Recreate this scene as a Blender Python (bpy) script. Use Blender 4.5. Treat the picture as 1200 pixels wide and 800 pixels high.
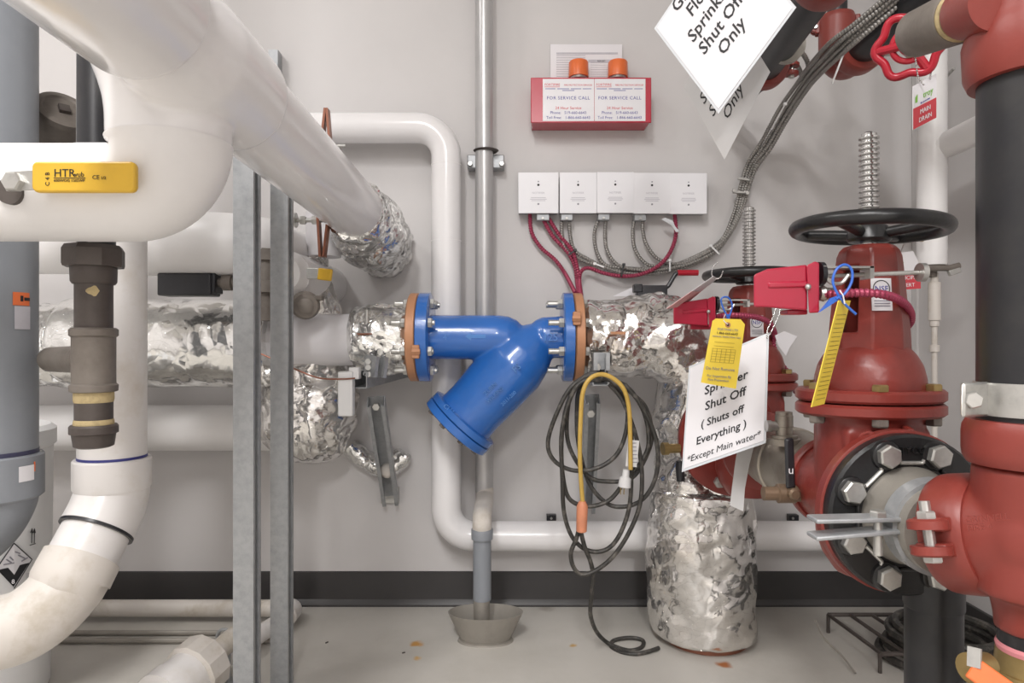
import bpy, bmesh, math, random
from mathutils import Vector, Matrix, noise
random.seed(7); noise.seed_set(7)
R = math.radians
for o in list(bpy.data.objects): bpy.data.objects.remove(o)
scene = bpy.context.scene
COL = scene.collection
V = Vector

# ------------------------------------------------------------------ camera
F = 800.0; CZ = 0.81                       # focal length in pixels of a 1200 px wide frame, eye height
cam = bpy.data.cameras.new('camera'); cam.lens = 24; cam.sensor_width = 36; cam.clip_start = 0.02
cam_o = bpy.data.objects.new('camera', cam); COL.objects.link(cam_o)
cam_o.location = (0, 0, CZ); cam_o.rotation_euler = (R(90), 0, 0)
scene.camera = cam_o
# ------------------------------------------------------------------ world, lights, exposure
w = bpy.data.worlds.new('world'); scene.world = w; w.use_nodes = True
w.node_tree.nodes['Background'].inputs[0].default_value = (0.9, 0.92, 1, 1)
w.node_tree.nodes['Background'].inputs[1].default_value = 0.02
def area(name, loc, sx, sy, power, rot=(0, 0, 0), col=(1, .987, .985)):
    l = bpy.data.lights.new(name, 'AREA'); l.shape = 'RECTANGLE'; l.size = sx; l.size_y = sy
    l.energy = power; l.color = col
    o = bpy.data.objects.new(name, l); COL.objects.link(o); o.location = loc; o.rotation_euler = rot
    return o
CEIL = 2.85
LAMPS = [(-.45, -.9, 0.30, 1.25, 64), (.22, -2.9, 0.30, 1.25, 92), (-1.55, .5, 0.30, 1.25, 26)]
for i, (x, y, sx, sy, pw) in enumerate(LAMPS):
    area('tube_light', (x, y, CEIL - .085), sx, sy, pw)
scene.view_settings.view_transform = 'Standard'
scene.view_settings.look = 'None'
scene.view_settings.exposure = 0.06
scene.view_settings.gamma = 1.0
scene.view_settings.use_curve_mapping = False

def P(px, py, d):                          # a point at distance d in front of the eye
    return V(((px - 600) * d / F, d, CZ - (py - 400) * d / F))
def S(n, d): return n * d / F

# ------------------------------------------------------------------ materials
def lin(c):
    if isinstance(c, str):
        c = [int(c[i:i + 2], 16) / 255 for i in (0, 2, 4)]
    return tuple((x / 12.92 if x <= .04045 else ((x + .055) / 1.055) ** 2.4) for x in c) + (1,)
def mat(name, col, rough=.5, metal=0., var=.12, scale=12., bump=0., bscale=60., col2=None, lo=.45, hi=.75, coat=0., spec=.5, emit=0):
    m = bpy.data.materials.new(name); m.use_nodes = True
    nt = m.node_tree; n = nt.nodes; b = n['Principled BSDF']; L = nt.links.new
    b.inputs['Roughness'].default_value = rough; b.inputs['Metallic'].default_value = metal
    b.inputs['Coat Weight'].default_value = coat; b.inputs['Specular IOR Level'].default_value = spec
    tc = n.new('ShaderNodeTexCoord')
    nz = n.new('ShaderNodeTexNoise'); nz.inputs['Scale'].default_value = scale; nz.inputs['Detail'].default_value = 6
    nz.inputs['Roughness'].default_value = .65
    L(tc.outputs['Object'], nz.inputs['Vector'])
    cr = n.new('ShaderNodeValToRGB')
    c = lin(col); c2 = lin(col2) if col2 else tuple(x * (1 - var) for x in c[:3]) + (1,)
    cr.color_ramp.elements[0].color = c; cr.color_ramp.elements[1].color = c2
    cr.color_ramp.elements[0].position = lo; cr.color_ramp.elements[1].position = hi
    L(nz.outputs['Fac'], cr.inputs['Fac']); L(cr.outputs['Color'], b.inputs['Base Color'])
    if bump:
        n2 = n.new('ShaderNodeTexNoise'); n2.inputs['Scale'].default_value = bscale; n2.inputs['Detail'].default_value = 4
        L(tc.outputs['Object'], n2.inputs['Vector'])
        bp = n.new('ShaderNodeBump'); bp.inputs['Strength'].default_value = bump; bp.inputs['Distance'].default_value = .004
        L(n2.outputs['Fac'], bp.inputs['Height']); L(bp.outputs['Normal'], b.inputs['Normal'])
    if emit:
        b.inputs['Emission Color'].default_value = c; b.inputs['Emission Strength'].default_value = emit
    return m
def foil_mat(name, col, k, rough, scale, dust=None):
    """crumpled foil: tilted facets and creases on top of the modelled folds"""
    m = bpy.data.materials.new(name); m.use_nodes = True
    nt = m.node_tree; n = nt.nodes; b = n['Principled BSDF']; L = nt.links.new
    b.inputs['Metallic'].default_value = .93; b.inputs['Roughness'].default_value = rough
    tc = n.new('ShaderNodeTexCoord')
    nz = n.new('ShaderNodeTexNoise'); nz.inputs['Scale'].default_value = 9; nz.inputs['Detail'].default_value = 2
    L(tc.outputs['Object'], nz.inputs['Vector'])
    mx = n.new('ShaderNodeVectorMath'); mx.operation = 'MULTIPLY_ADD'
    L(nz.outputs['Color'], mx.inputs[0]); mx.inputs[1].default_value = (.05,) * 3; L(tc.outputs['Object'], mx.inputs[2])
    acc = None
    for s_, kk in ((scale, .34), (scale * 2.3, .24), (scale * 5.1, .08)):
        v = n.new('ShaderNodeTexVoronoi'); v.inputs['Scale'].default_value = s_
        L(mx.outputs[0], v.inputs['Vector'])
        sb = n.new('ShaderNodeVectorMath'); sb.operation = 'SUBTRACT'; L(mx.outputs[0], sb.inputs[0]); L(v.outputs['Position'], sb.inputs[1])
        cc = n.new('ShaderNodeVectorMath'); cc.operation = 'SUBTRACT'; L(v.outputs['Color'], cc.inputs[0]); cc.inputs[1].default_value = (.5,) * 3
        dt = n.new('ShaderNodeVectorMath'); dt.operation = 'DOT_PRODUCT'; L(sb.outputs[0], dt.inputs[0]); L(cc.outputs[0], dt.inputs[1])
        mu = n.new('ShaderNodeMath'); mu.operation = 'MULTIPLY'; L(dt.outputs['Value'], mu.inputs[0]); mu.inputs[1].default_value = kk
        if acc is None: acc = mu.outputs[0]
        else:
            ad = n.new('ShaderNodeMath'); ad.operation = 'ADD'; L(acc, ad.inputs[0]); L(mu.outputs[0], ad.inputs[1]); acc = ad.outputs[0]
    n4 = n.new('ShaderNodeTexNoise'); n4.noise_type = 'RIDGED_MULTIFRACTAL'; n4.inputs['Scale'].default_value = scale * .55; n4.inputs['Detail'].default_value = 3
    n4.inputs['Roughness'].default_value = .45; n4.inputs['Distortion'].default_value = .6
    L(tc.outputs['Object'], n4.inputs['Vector'])
    ma = n.new('ShaderNodeMath'); ma.operation = 'MULTIPLY_ADD'; L(n4.outputs['Fac'], ma.inputs[0]); ma.inputs[1].default_value = .020; L(acc, ma.inputs[2])
    bp = n.new('ShaderNodeBump'); bp.inputs['Strength'].default_value = 1; bp.inputs['Distance'].default_value = k
    L(ma.outputs[0], bp.inputs['Height']); L(bp.outputs['Normal'], b.inputs['Normal'])
    n3 = n.new('ShaderNodeTexNoise'); n3.inputs['Scale'].default_value = 7; n3.inputs['Detail'].default_value = 5
    L(tc.outputs['Object'], n3.inputs['Vector'])
    cr = n.new('ShaderNodeValToRGB'); c = lin(col)
    cr.color_ramp.elements[0].color = c; cr.color_ramp.elements[0].position = .5
    cr.color_ramp.elements[1].color = lin(dust) if dust else tuple(x * .85 for x in c[:3]) + (1,); cr.color_ramp.elements[1].position = .72
    L(n3.outputs['Fac'], cr.inputs['Fac']); L(cr.outputs['Color'], b.inputs['Base Color'])
    return m
def floor_mat():
    m = mat('floor_paint', 'c6c2bb', .38, 0, .12, 2.2, .12, 40, col2='b5b1a9')
    nt = m.node_tree; n = nt.nodes; L = nt.links.new; b = n['Principled BSDF']
    base = b.inputs['Base Color'].links[0].from_socket
    g = n.new('ShaderNodeNewGeometry'); nz = n.new('ShaderNodeTexNoise'); nz.inputs['Scale'].default_value = 40
    L(g.outputs['Position'], nz.inputs['Vector'])
    off = n.new('ShaderNodeVectorMath'); off.operation = 'MULTIPLY_ADD'
    L(nz.outputs['Color'], off.inputs[0]); off.inputs[1].default_value = (.025, .025, 0); L(g.outputs['Position'], off.inputs[2])
    for px, py, rad, col in ((488, 754, .021, 'c08a35'), (489, 771, .012, 'c9a060'), (672, 756, .013, 'bf9a5c'), (848, 778, .024, 'a8622a'), (640, 712, .03, 'a39d95')):
        d = CZ * F / (py - 400); c = P(px, py, d)
        ds = n.new('ShaderNodeVectorMath'); ds.operation = 'DISTANCE'
        L(off.outputs[0], ds.inputs[0]); ds.inputs[1].default_value = (c.x + .0125, c.y + .0125, 0)
        mr = n.new('ShaderNodeMapRange'); mr.inputs['From Min'].default_value = rad * .35; mr.inputs['From Max'].default_value = rad
        mr.inputs['To Min'].default_value = .95; mr.inputs['To Max'].default_value = 0; L(ds.outputs['Value'], mr.inputs['Value'])
        mi = n.new('ShaderNodeMix'); mi.data_type = 'RGBA'
        L(mr.outputs['Result'], mi.inputs[0]); L(base, mi.inputs[6]); mi.inputs[7].default_value = lin(col); base = mi.outputs[2]
    L(base, b.inputs['Base Color'])
    return m
M = dict(
    wall=mat('wall_paint', 'ccc9c8', .6, 0, .04, 3, .05, 220),
    ceil=mat('ceiling_paint', 'd8d6d2', .8, 0, .05, 3),
    floor=floor_mat(),
    base=mat('black_rubber_base', '3a3838', .42, 0, .2, 8),
    pvc=mat('white_jacket', 'e9e7e7', .22, 0, .04, 5, .04, 25, coat=.3),
    pvcm=mat('white_jacket_satin', 'e6e4e3', .38, 0, .05, 6, .05, 25),
    vent=mat('white_vent_plastic', 'e0dddb', .32, 0, .10, 9, .03, 60, col2='cfc8bf', lo=.5),
    ventd=mat('dusty_vent_plastic', 'cfc9c2', .5, 0, .2, 9, .05, 60, col2='b3a999', lo=.5, hi=.7),
    greyp=mat('grey_vent_plastic', '868a90', .42, 0, .10, 10, .03, 60),
    purple=mat('purple_primer', '3c3f86', .4, 0, .3, 20),
    purpled=mat('dark_primer', '3f3f58', .4, 0, .4, 20),
    iron=mat('brown_iron', '564f4b', .5, .25, .35, 14, .12, 90, col2='443c39', lo=.4),
    irond=mat('dusty_iron', '7d766f', .55, .25, .3, 14, .12, 90, col2='645c55', lo=.4),
    blacki=mat('black_pipe_paint', '252528', .38, .1, .3, 16, .04, 90, col2='323131'),
    dope=mat('pipe_dope', 'b9a67c', .7, 0, .35, 60, .3, 200),
    galv=mat('galvanised', 'a9abad', .4, .35, .1, 60, .04, 160, col2='95989b', lo=.4),
    zinc=mat('zinc', 'c2c1bd', .35, .75, .2, 60, .05, 120),
    steel=mat('stainless', '9d968c', .4, .7, .3, 10, .04, 60, col2='6f665b', lo=.45),
    chrome=mat('bright_steel', 'c9c8c6', .2, .95, .15, 30),
    blue=mat('blue_enamel', '2a66b4', .26, 0, .12, 10, .06, 130, coat=.4),
    blue2=mat('blue_enamel_lighter', '4c84c8', .3, 0, .12, 30),  # lighter copy of the same blue, so raised letters and arrow stand out
    copper=mat('copper_paint', 'b98562', .5, .1, .2, 18, .06, 90),
    copperb=mat('copper_strap', '94604c', .4, .4, .25, 20),
    red=mat('red_iron', '82332c', .36, 0, .16, 14, .10, 130, col2='722b25'),
    redc=mat('red_coupling', '84372f', .40, 0, .14, 12, .08, 100),
    redw=mat('red_wheel_paint', 'b01f31', .28, 0, .15, 20),
    redb=mat('red_enamel_box', 'b3223a', .25, 0, .06, 6, coat=.5),
    redt=mat('red_switch_cover', 'a8203a', .3, 0, .1, 20, coat=.3),
    redcab=mat('red_armoured_cable', 'a2405a', .38, .3, .2, 200),
    greycab=mat('steel_armoured_cable', '9d9a96', .42, .7, .25, 200),
    blackf=mat('black_flange', '232324', .33, .1, .3, 20, .12, 110),
    blackp=mat('black_plastic', '26262a', .35, 0, .2, 30),
    rubber=mat('black_cord', '34322f', .5, 0, .3, 50, 0, 60, col2='6b665f', lo=.5, hi=.72),
    yellow=mat('yellow_vinyl', 'd9ae35', .4, 0, .1, 30),
    yellowt=mat('yellow_card', 'ecd04a', .55, 0, .06, 20),
    ycord=mat('yellow_cord', 'c2a04e', .5, 0, .2, 30),
    orange=mat('orange_plastic', 'e0703a', .35, 0, .1, 20),
    orangep=mat('faded_orange_plug', 'd38a68', .5, 0, .2, 30),
    paper=mat('white_paper', 'dfdde0', .35, 0, .02, 10, coat=.15),
    paperg=mat('laminated_paper', 'd4d3d3', .3, 0, .04, 10, coat=.3),
    lam=mat('laminate_edge', 'cfd2d6', .15, 0, .05, 10, coat=.4),
    ink=mat('black_ink', '1f1f22', .6, 0, .1, 30),
    inkg=mat('grey_ink', '8a8890', .6, 0, .1, 30),
    inkl=mat('light_grey_ink', 'bdbbc2', .6, 0, .1, 30),
    inkb=mat('blue_ink', '4a4a9c', .6, 0, .1, 30),
    inkr=mat('red_ink', 'd2505c', .6, 0, .1, 30),
    green=mat('green_ink', '7db548', .6, 0, .1, 30),
    inkbr=mat('tag_ink', '8d7a35', .6, 0, .1, 30),
    box=mat('white_cover', 'e4e3e6', .35, 0, .03, 10),
    bluez=mat('blue_seal_plastic', '3567c4', .35, 0, .1, 20),
    conduit=mat('silver_conduit', 'bcbbbb', .3, .35, .12, 10, .03, 60),
    bronze=mat('dull_bronze', '85705c', .42, .5, .3, 25, .05, 80),
    brass=mat('brass', 'a08a5c', .38, .7, .25, 20),
    signred=mat('tag_red', 'c23b45', .4, 0, .06, 20),
    funnel=mat('dull_tin', '9b968e', .5, .35, .2, 14, .06, 60),
    lamp=mat('lamp_diffuser', 'fff6ea', .4, 0, .01, 2, emit=4),
    white=mat('white_enamel', 'e6e6e6', .4, 0, .03, 8),
    lgreen=mat('pale_green_brass', 'c6cba6', .45, .2, .1, 20),
    foil=foil_mat('crumpled_foil', 'eeeeec', 1.0, .13, 24),
    foils=foil_mat('smooth_foil', 'eeeeec', .45, .15, 20),
    foild=foil_mat('dusty_foil', 'ebe9e6', .75, .15, 13, 'd8d2cb'),
)

# ------------------------------------------------------------------ mesh tools
def frame(n):
    n = V(n).normalized()
    a = V((0, 0, 1)) if abs(n.z) < .95 else V((0, 1, 0))
    u = a.cross(n).normalized(); v = n.cross(u)
    return u, v, n
def rbend(pts, rad, k=8):
    out = [pts[0].copy()]
    for i in range(1, len(pts) - 1):
        a, b, c = pts[i - 1], pts[i], pts[i + 1]
        d1 = (a - b); d2 = (c - b); l1 = d1.length; l2 = d2.length; d1.normalize(); d2.normalize()
        ang = d1.angle(d2)
        if ang > 3.10: out.append(b.copy()); continue
        t = min(rad / math.tan(ang / 2), l1 * .49, l2 * .49)
        p0 = b + d1 * t; p1 = b + d2 * t
        rr = t * math.tan(ang / 2); cen = b + (d1 + d2).normalized() * (rr / math.sin(ang / 2))
        v0 = (p0 - cen).normalized(); v1 = (p1 - cen).normalized()
        for j in range(k + 1):
            out.append(cen + v0.slerp(v1, j / k) * rr)
    out.append(pts[-1].copy()); return out
def spline(pts, k=8):
    out = []; n = len(pts)
    for i in range(n - 1):
        p0 = pts[max(i - 1, 0)]; p1 = pts[i]; p2 = pts[i + 1]; p3 = pts[min(i + 2, n - 1)]
        for j in range(k):
            t = j / k
            out.append(.5 * ((2 * p1) + (p2 - p0) * t + (2 * p0 - 5 * p1 + 4 * p2 - p3) * t * t + (3 * p1 - p0 - 3 * p2 + p3) * t ** 3))
    out.append(pts[-1].copy()); return out
def resample(pts, step):
    out = [pts[0].copy()]; acc = 0
    for a, b in zip(pts, pts[1:]):
        L = (b - a).length
        if L < 1e-9: continue
        s = step - acc
        while s <= L:
            out.append(a.lerp(b, s / L)); s += step
        acc = L - (s - step)
    if (out[-1] - pts[-1]).length > step * .3: out.append(pts[-1].copy())
    return out
def crump(p, sc, seed):
    """creased sheet: folded noise, sharp valleys and soft pillows between them"""
    q = p * (sc * .5) + V((seed * 3.7, seed * 1.3, 0))
    w_ = q * .7; q = q + V((noise.noise(w_), noise.noise(w_ + V((7.3, 0, 0))), noise.noise(w_ + V((0, 9.1, 0))))) * .5
    h = 0.; a = 1.; f = 1.
    for k in range(4):
        h += a * (abs(noise.noise(q * f + V((k * 5.1, 0, 0)))) * 2 - .5); a *= .55; f *= 2.1
    return h * .8

class MB:
    def __init__(s): s.v = []; s.f = []
    def add(s, vs, fs):
        k = len(s.v); s.v += [V(a) for a in vs]; s.f += [tuple(i + k for i in f) for f in fs]; return s
    def box(s, c, size, axes=None):
        c = V(c); a = axes or (V((1, 0, 0)), V((0, 1, 0)), V((0, 0, 1)))
        vs = [c + a[0] * (x * size[0] / 2) + a[1] * (y * size[1] / 2) + a[2] * (z * size[2] / 2) for x in (-1, 1) for y in (-1, 1) for z in (-1, 1)]
        return s.add(vs, [(0, 1, 3, 2), (4, 6, 7, 5), (0, 4, 5, 1), (2, 3, 7, 6), (0, 2, 6, 4), (1, 5, 7, 3)])
    def bar(s, p0, p1, w, h, up=(0, 0, 1)):
        p0 = V(p0); p1 = V(p1); n = (p1 - p0); L = n.length; n.normalize()
        u = V(up).cross(n)
        if u.length < 1e-4: u = V((1, 0, 0))
        u.normalize(); v = n.cross(u)
        return s.box((p0 + p1) / 2, (w, h, L), (u, v, n))
    def lathe(s, base, axis, prof, seg=32, sx=1., sy=1.):
        u, v, n = frame(axis); base = V(base); vs = []; fs = []
        for t, r in prof:
            for i in range(seg):
                a = 2 * math.pi * i / seg
                vs.append(base + n * t + u * (r * sx * math.cos(a)) + v * (r * sy * math.sin(a)))
        m = len(prof)
        for j in range(m - 1):
            for i in range(seg):
                k = (i + 1) % seg
                fs.append((j * seg + i, j * seg + k, (j + 1) * seg + k, (j + 1) * seg + i))
        fs.append(tuple(reversed(range(seg)))); fs.append(tuple((m - 1) * seg + i for i in range(seg)))
        return s.add(vs, fs)
    def cyl(s, p0, p1, r, seg=32, ch=0., r1=None):
        p0 = V(p0); p1 = V(p1); L = (p1 - p0).length; r1 = r if r1 is None else r1
        pr = [(0, r), (L, r1)] if not ch else [(0, r - ch), (ch, r), (L - ch, r1), (L, r1 - ch)]
        return s.lathe(p0, p1 - p0, pr, seg)
    def hexa(s, p, axis, r, h, rot=0):
        u, v, n = frame(axis); p = V(p); vs = []
        for t, rr in ((0, r), (h * .8, r), (h, r * .86)):
            for i in range(6):
                a = R(60) * i + rot
                vs.append(p + n * t + u * rr * math.cos(a) + v * rr * math.sin(a))
        fs = [tuple(reversed(range(6))), tuple(range(12, 18))]
        for j in (0, 6):
            for i in range(6):
                k = (i + 1) % 6; fs.append((j + i, j + k, j + 6 + k, j + 6 + i))
        return s.add(vs, fs)
    def tube(s, pts, r, seg=20, closed=False, rad=None):
        n = len(pts); vs = []; fs = []; prev = None
        for i, p in enumerate(pts):
            if closed: t = pts[(i + 1) % n] - pts[i - 1]
            else: t = pts[min(i + 1, n - 1)] - pts[max(i - 1, 0)]
            t = t.normalized()
            if prev is None: u, v, _ = frame(t)
            else:
                u = (prev - t * prev.dot(t)).normalized(); v = t.cross(u)
            prev = u
            rr = r(i, n) if callable(r) else (r[i] if isinstance(r, (list, tuple)) else r)
            for k in range(seg):
                a = 2 * math.pi * k / seg; dirv = u * math.cos(a) + v * math.sin(a)
                q = p + dirv * rr
                if rad: q = p + dirv * (rr + rad(q, i, k))
                vs.append(q)
        m = n if closed else n - 1
        for j in range(m):
            jj = (j + 1) % n
            for i in range(seg):
                k = (i + 1) % seg
                fs.append((j * seg + i, j * seg + k, jj * seg + k, jj * seg + i))
        if not closed:
            fs.append(tuple(reversed(range(seg)))); fs.append(tuple((n - 1) * seg + i for i in range(seg)))
        return s.add(vs, fs)
    def prism(s, poly, o, u, v, th):       # polygon in (u,v), extruded th along u x v
        n = V(u).cross(V(v)).normalized() * th; k = len(poly)
        a = [V(o) + V(u) * x + V(v) * y for x, y in poly]
        vs = a + [p + n for p in a]
        fs = [tuple(reversed(range(k))), tuple(range(k, 2 * k))] + [(i, (i + 1) % k, k + (i + 1) % k, k + i) for i in range(k)]
        return s.add(vs, fs)
    def ball(s, c, r, seg=16, rings=8, sz=1.):
        pr = []
        for j in range(rings + 1):
            a = math.pi * j / rings
            pr.append((-r * sz * math.cos(a), max(r * math.sin(a), r * .02)))
        return s.lathe(c, (0, 0, 1), pr, seg)
    def build(s, name, m, parent=None, smooth=32, bevel=0, remesh=0, sm=6):
        org = ORG.get(parent, V()) if parent else V()
        me = bpy.data.meshes.new(name); me.from_pydata([p - org for p in s.v], [], s.f)
        bm = bmesh.new(); bm.from_mesh(me)
        bmesh.ops.recalc_face_normals(bm, faces=bm.faces); bm.to_mesh(me); bm.free()
        me.materials.append(M[m] if isinstance(m, str) else m)
        if smooth:
            me.shade_smooth(); me.set_sharp_from_angle(angle=R(smooth))
        o = bpy.data.objects.new(name, me); COL.objects.link(o)
        if parent: o.parent = parent; ORG[o] = org
        else: ORG[o] = V()
        if remesh:
            md = o.modifiers.new('remesh', 'REMESH'); md.mode = 'VOXEL'; md.voxel_size = remesh; md.use_smooth_shade = True
            md = o.modifiers.new('smooth', 'SMOOTH'); md.iterations = sm; md.factor = .5
        if bevel:
            md = o.modifiers.new('bevel', 'BEVEL'); md.width = bevel; md.segments = 2; md.limit_method = 'ANGLE'; md.angle_limit = R(40)
        return o
ORG = {}
def tag(o, label, cat, group=None):
    o['label'] = label; o['category'] = cat
    if group: o['group'] = group
    return o
def thing(name, label, cat, loc, group=None):
    o = bpy.data.objects.new(name, None); COL.objects.link(o); o.location = loc; o.empty_display_size = .05
    ORG[o] = V(loc); return tag(o, label, cat, group)
def struct(name, mb, m, parent=None, **k):
    o = mb.build(name, m, parent, **k)
    o['kind'] = 'structure'; return o
def copy_thing(src, delta, label):
    c = src.copy(); COL.objects.link(c); c.location = src.location + V(delta); c['label'] = label
    for ch in list(src.children):
        d = ch.copy(); COL.objects.link(d); d.parent = c
        for g in ch.children:
            e = g.copy(); COL.objects.link(e); e.parent = d
    return c
_tc = {}
def text(s, size, o, u, v, m, parent, align='LEFT', name='lettering', depth=0., space=1., shear=0., bold=0.):
    """words as a flat (or slightly raised) mesh in the plane o + x u + y v"""
    key = (s, align, space, shear, bold)
    if key not in _tc:
        cu = bpy.data.curves.new('t', 'FONT'); cu.body = s; cu.align_x = align; cu.resolution_u = 2
        cu.space_character = space; cu.shear = shear; cu.offset = bold; cu.size = 1.0; cu.extrude = .03
        ob = bpy.data.objects.new('t', cu); COL.objects.link(ob)
        dg = bpy.context.evaluated_depsgraph_get()
        me = bpy.data.meshes.new_from_object(ob.evaluated_get(dg), depsgraph=dg)
        _tc[key] = ([tuple(a.co) for a in me.vertices], [tuple(p.vertices) for p in me.polygons])
        bpy.data.objects.remove(ob); bpy.data.curves.remove(cu); bpy.data.meshes.remove(me)
    vs, fs = _tc[key]; n = V(u).cross(V(v)).normalized()
    dz = max(depth, .0004)
    b = MB(); b.add([V(o) + V(u) * (x * size) + V(v) * (y * size) + n * (dz if z > 0 else 0) for x, y, z in vs], fs)
    return b.build(name, m, parent, smooth=0)
def foil_tube(name, pts, r, m, parent, seed, amp=.006, sc=16, seg=80, step=.007, endtaper=True):
    pts = resample(pts, step); n = len(pts)
    rf = r if callable(r) else (lambda t: r)
    def rr(i, n_):
        t = i / max(n_ - 1, 1); x = rf(t)
        if endtaper:
            e = min(i, n_ - 1 - i)
            if e < 3: x *= (.86, .95, .99)[e]
        return x
    b = MB(); b.tube(pts, rr, seg, rad=lambda q, i, k: amp * crump(q, sc, seed))
    return b.build(name, m, parent, smooth=28)
def ring(c, n, r, t, seg=48, ts=10):       # torus points
    u, v, n = frame(n)
    return [V(c) + u * r * math.cos(2 * math.pi * i / seg) + v * r * math.sin(2 * math.pi * i / seg) for i in range(seg)]
def armoured(b, pts, r, pitch=.0075):
    pts = resample(pts, pitch / 4)
    b.tube(pts, lambda i, n: r * (1.12, 1.0, .80, 1.0)[i % 4], 8)
    return b

# ================================================================== THE ROOM
WALL = 2.10; XR = 1.235; XL = -2.6; YF = -4.2
b = MB().box(((XL + XR) / 2, (YF + WALL) / 2, -.05), (XR - XL + .2, WALL - YF + .2, .1)); struct('floor', b, 'floor', smooth=0)
b = MB().box(((XL + XR) / 2, WALL + .05, CEIL / 2), (XR - XL + .2, .1, CEIL)); struct('wall_back', b, 'wall', smooth=0)
b = MB().box((XR + .05, (YF + WALL) / 2, CEIL / 2), (.1, WALL - YF, CEIL)); struct('wall_right', b, 'wall', smooth=0)
b = MB().box((XL - .05, (YF + WALL) / 2, CEIL / 2), (.1, WALL - YF, CEIL)); struct('wall_left', b, 'wall', smooth=0)
b = MB().box(((XL + XR) / 2, YF - .05, CEIL / 2), (XR - XL + .2, .1, CEIL)); struct('wall_front', b, 'wall', smooth=0)
b = MB().box(((XL + XR) / 2, (YF + WALL) / 2, CEIL + .05), (XR - XL + .2, WALL - YF + .2, .1)); struct('ceiling', b, 'ceil', smooth=0)
def baseboard(name, p0, p1, inward):
    n = V(inward); u = (V(p1) - V(p0))
    prof = [(0, 0), (.016, 0), (.016, .006), (.011, .014), (.006, .02), (.004, .101), (0, .104)]
    b = MB(); k = len(prof)
    vs = [V(p0) + n * x + V((0, 0, z)) for x, z in prof] + [V(p1) + n * x + V((0, 0, z)) for x, z in prof]
    b.add(vs, [(i, (i + 1) % k, k + (i + 1) % k, k + i) for i in range(k)] + [tuple(range(k)), tuple(range(2 * k - 1, k - 1, -1))])
    return struct(name, b, 'base', smooth=20)
baseboard('baseboard_back', (XL, WALL, 0), (XR, WALL, 0), (0, -1, 0))
baseboard('baseboard_right', (XR, YF, 0), (XR, WALL - .02, 0), (-1, 0, 0))
baseboard('baseboard_left', (XL, YF, 0), (XL, WALL - .02, 0), (1, 0, 0))
for i, (x, y, sx, sy, pw) in enumerate(LAMPS):
    t = thing('ceiling_lamp', ('long white ceiling lamp in the middle of the room', 'long white ceiling lamp near the front wall', 'long white ceiling lamp above the insulated pipes')[i], 'lamp', (x, y, CEIL - .08))
    MB().box((x, y, CEIL - .04), (sx + .04, sy + .04, .076)).build('housing', 'white', t, bevel=.004)
    MB().box((x, y, CEIL - .079), (sx, sy, .004)).build('diffuser', 'lamp', t)

# ================================================================== LEFT SIDE: INSULATED PIPES
def pipe(name, pts, r, m, parent=None, seg=40, bend=0, k=10, **kw):
    pts = rbend(pts, bend, k) if bend else pts
    return MB().tube(pts, r, seg).build(name, m, parent, **kw)
def bolt(parent, p, n, r=.0085, h=.008, shank=0., m='zinc', name='bolt', sr=None, rot=0):
    b = MB(); n = V(n).normalized(); b.hexa(p, n, r, h, rot)
    if shank:
        L = shank; pr = []; q = int(L / .003)
        for i in range(q + 1): pr.append((h + i * .003, (sr or r * .55) * (1 if i % 2 else .9)))
        b.lathe(p, n, [(h * .5, (sr or r * .55))] + pr, 12)
    return b.build(name, m, parent, smooth=30)

# --- big pipe running back to the wall, with tee, elbow and ball valve
A0 = P(140, -11, .74); A1 = P(409, 240, 1.7); AD = (A1 - A0).normalized()
def onA(d): return A0 + (A1 - A0) * ((d - .74) / (1.7 - .74))
t = thing('insulated_pipe', 'large glossy white insulated pipe with a tee, running back to the wall', 'pipe', onA(1.5))
MB().lathe(onA(-.3), AD, [(0, .082), ((onA(.775) - onA(-.3)).length, .082), ((onA(.783) - onA(-.3)).length, .0795)], 64).build('jacket', 'pvc', t)
tb = MB(); tb.lathe(onA(.74), AD, [(0, .072), (.07, .0735), (.14, .0815), (.295, .0815), (.30, .079)], 64)
pipe('jacket', [onA(1.02), onA(1.8)], .0725, 'pvc', t, 56)
pts = [onA(1.74), onA(1.82) + V((0, 0, -.01)), onA(1.93) + V((.006, 0, -.03)), onA(2.05) + V((.010, 0, -.042)), onA(2.09) + V((.01, .02, -.045))]
foil_tube('foil_wrap', spline(pts, 6), lambda q: .079 + .022 * math.sin(q * 3.1), 'foil', t, 3, amp=.015, sc=15, seg=90, step=.006)
BD = .93; top = P(200, 80, BD); cor = P(200, 226, BD)
z0 = P(200, 175, BD); L = (top - z0).length
tb.lathe(z0, (0, 0, 1), [(tt * L, rr) for tt, rr in ((0, .0765), (.05, .078), (.35, .0785), (.55, .081), (.75, .087), (.92, .094), (1.05, .10), (1.1, .09))], 64)
tb.build('tee_cover', 'pvc', t, remesh=.0035, sm=16)
el = [P(200, 168, BD)] + [P(146 + 54 * math.cos(R(a_)), 172 + 54 * math.sin(R(a_)), BD) for a_ in range(0, 91, 6)] + [P(120, 226, BD), P(100, 226, BD)]
MB().tube(el, lambda i, n: .0795 - .0135 * min(1, i / (n - 3)), 64).build('elbow_cover', 'pvcm', t)
pipe('jacket', [P(110, 226, BD), P(-160, 226, BD)], .0655, 'pvcm', t, 56)
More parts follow.
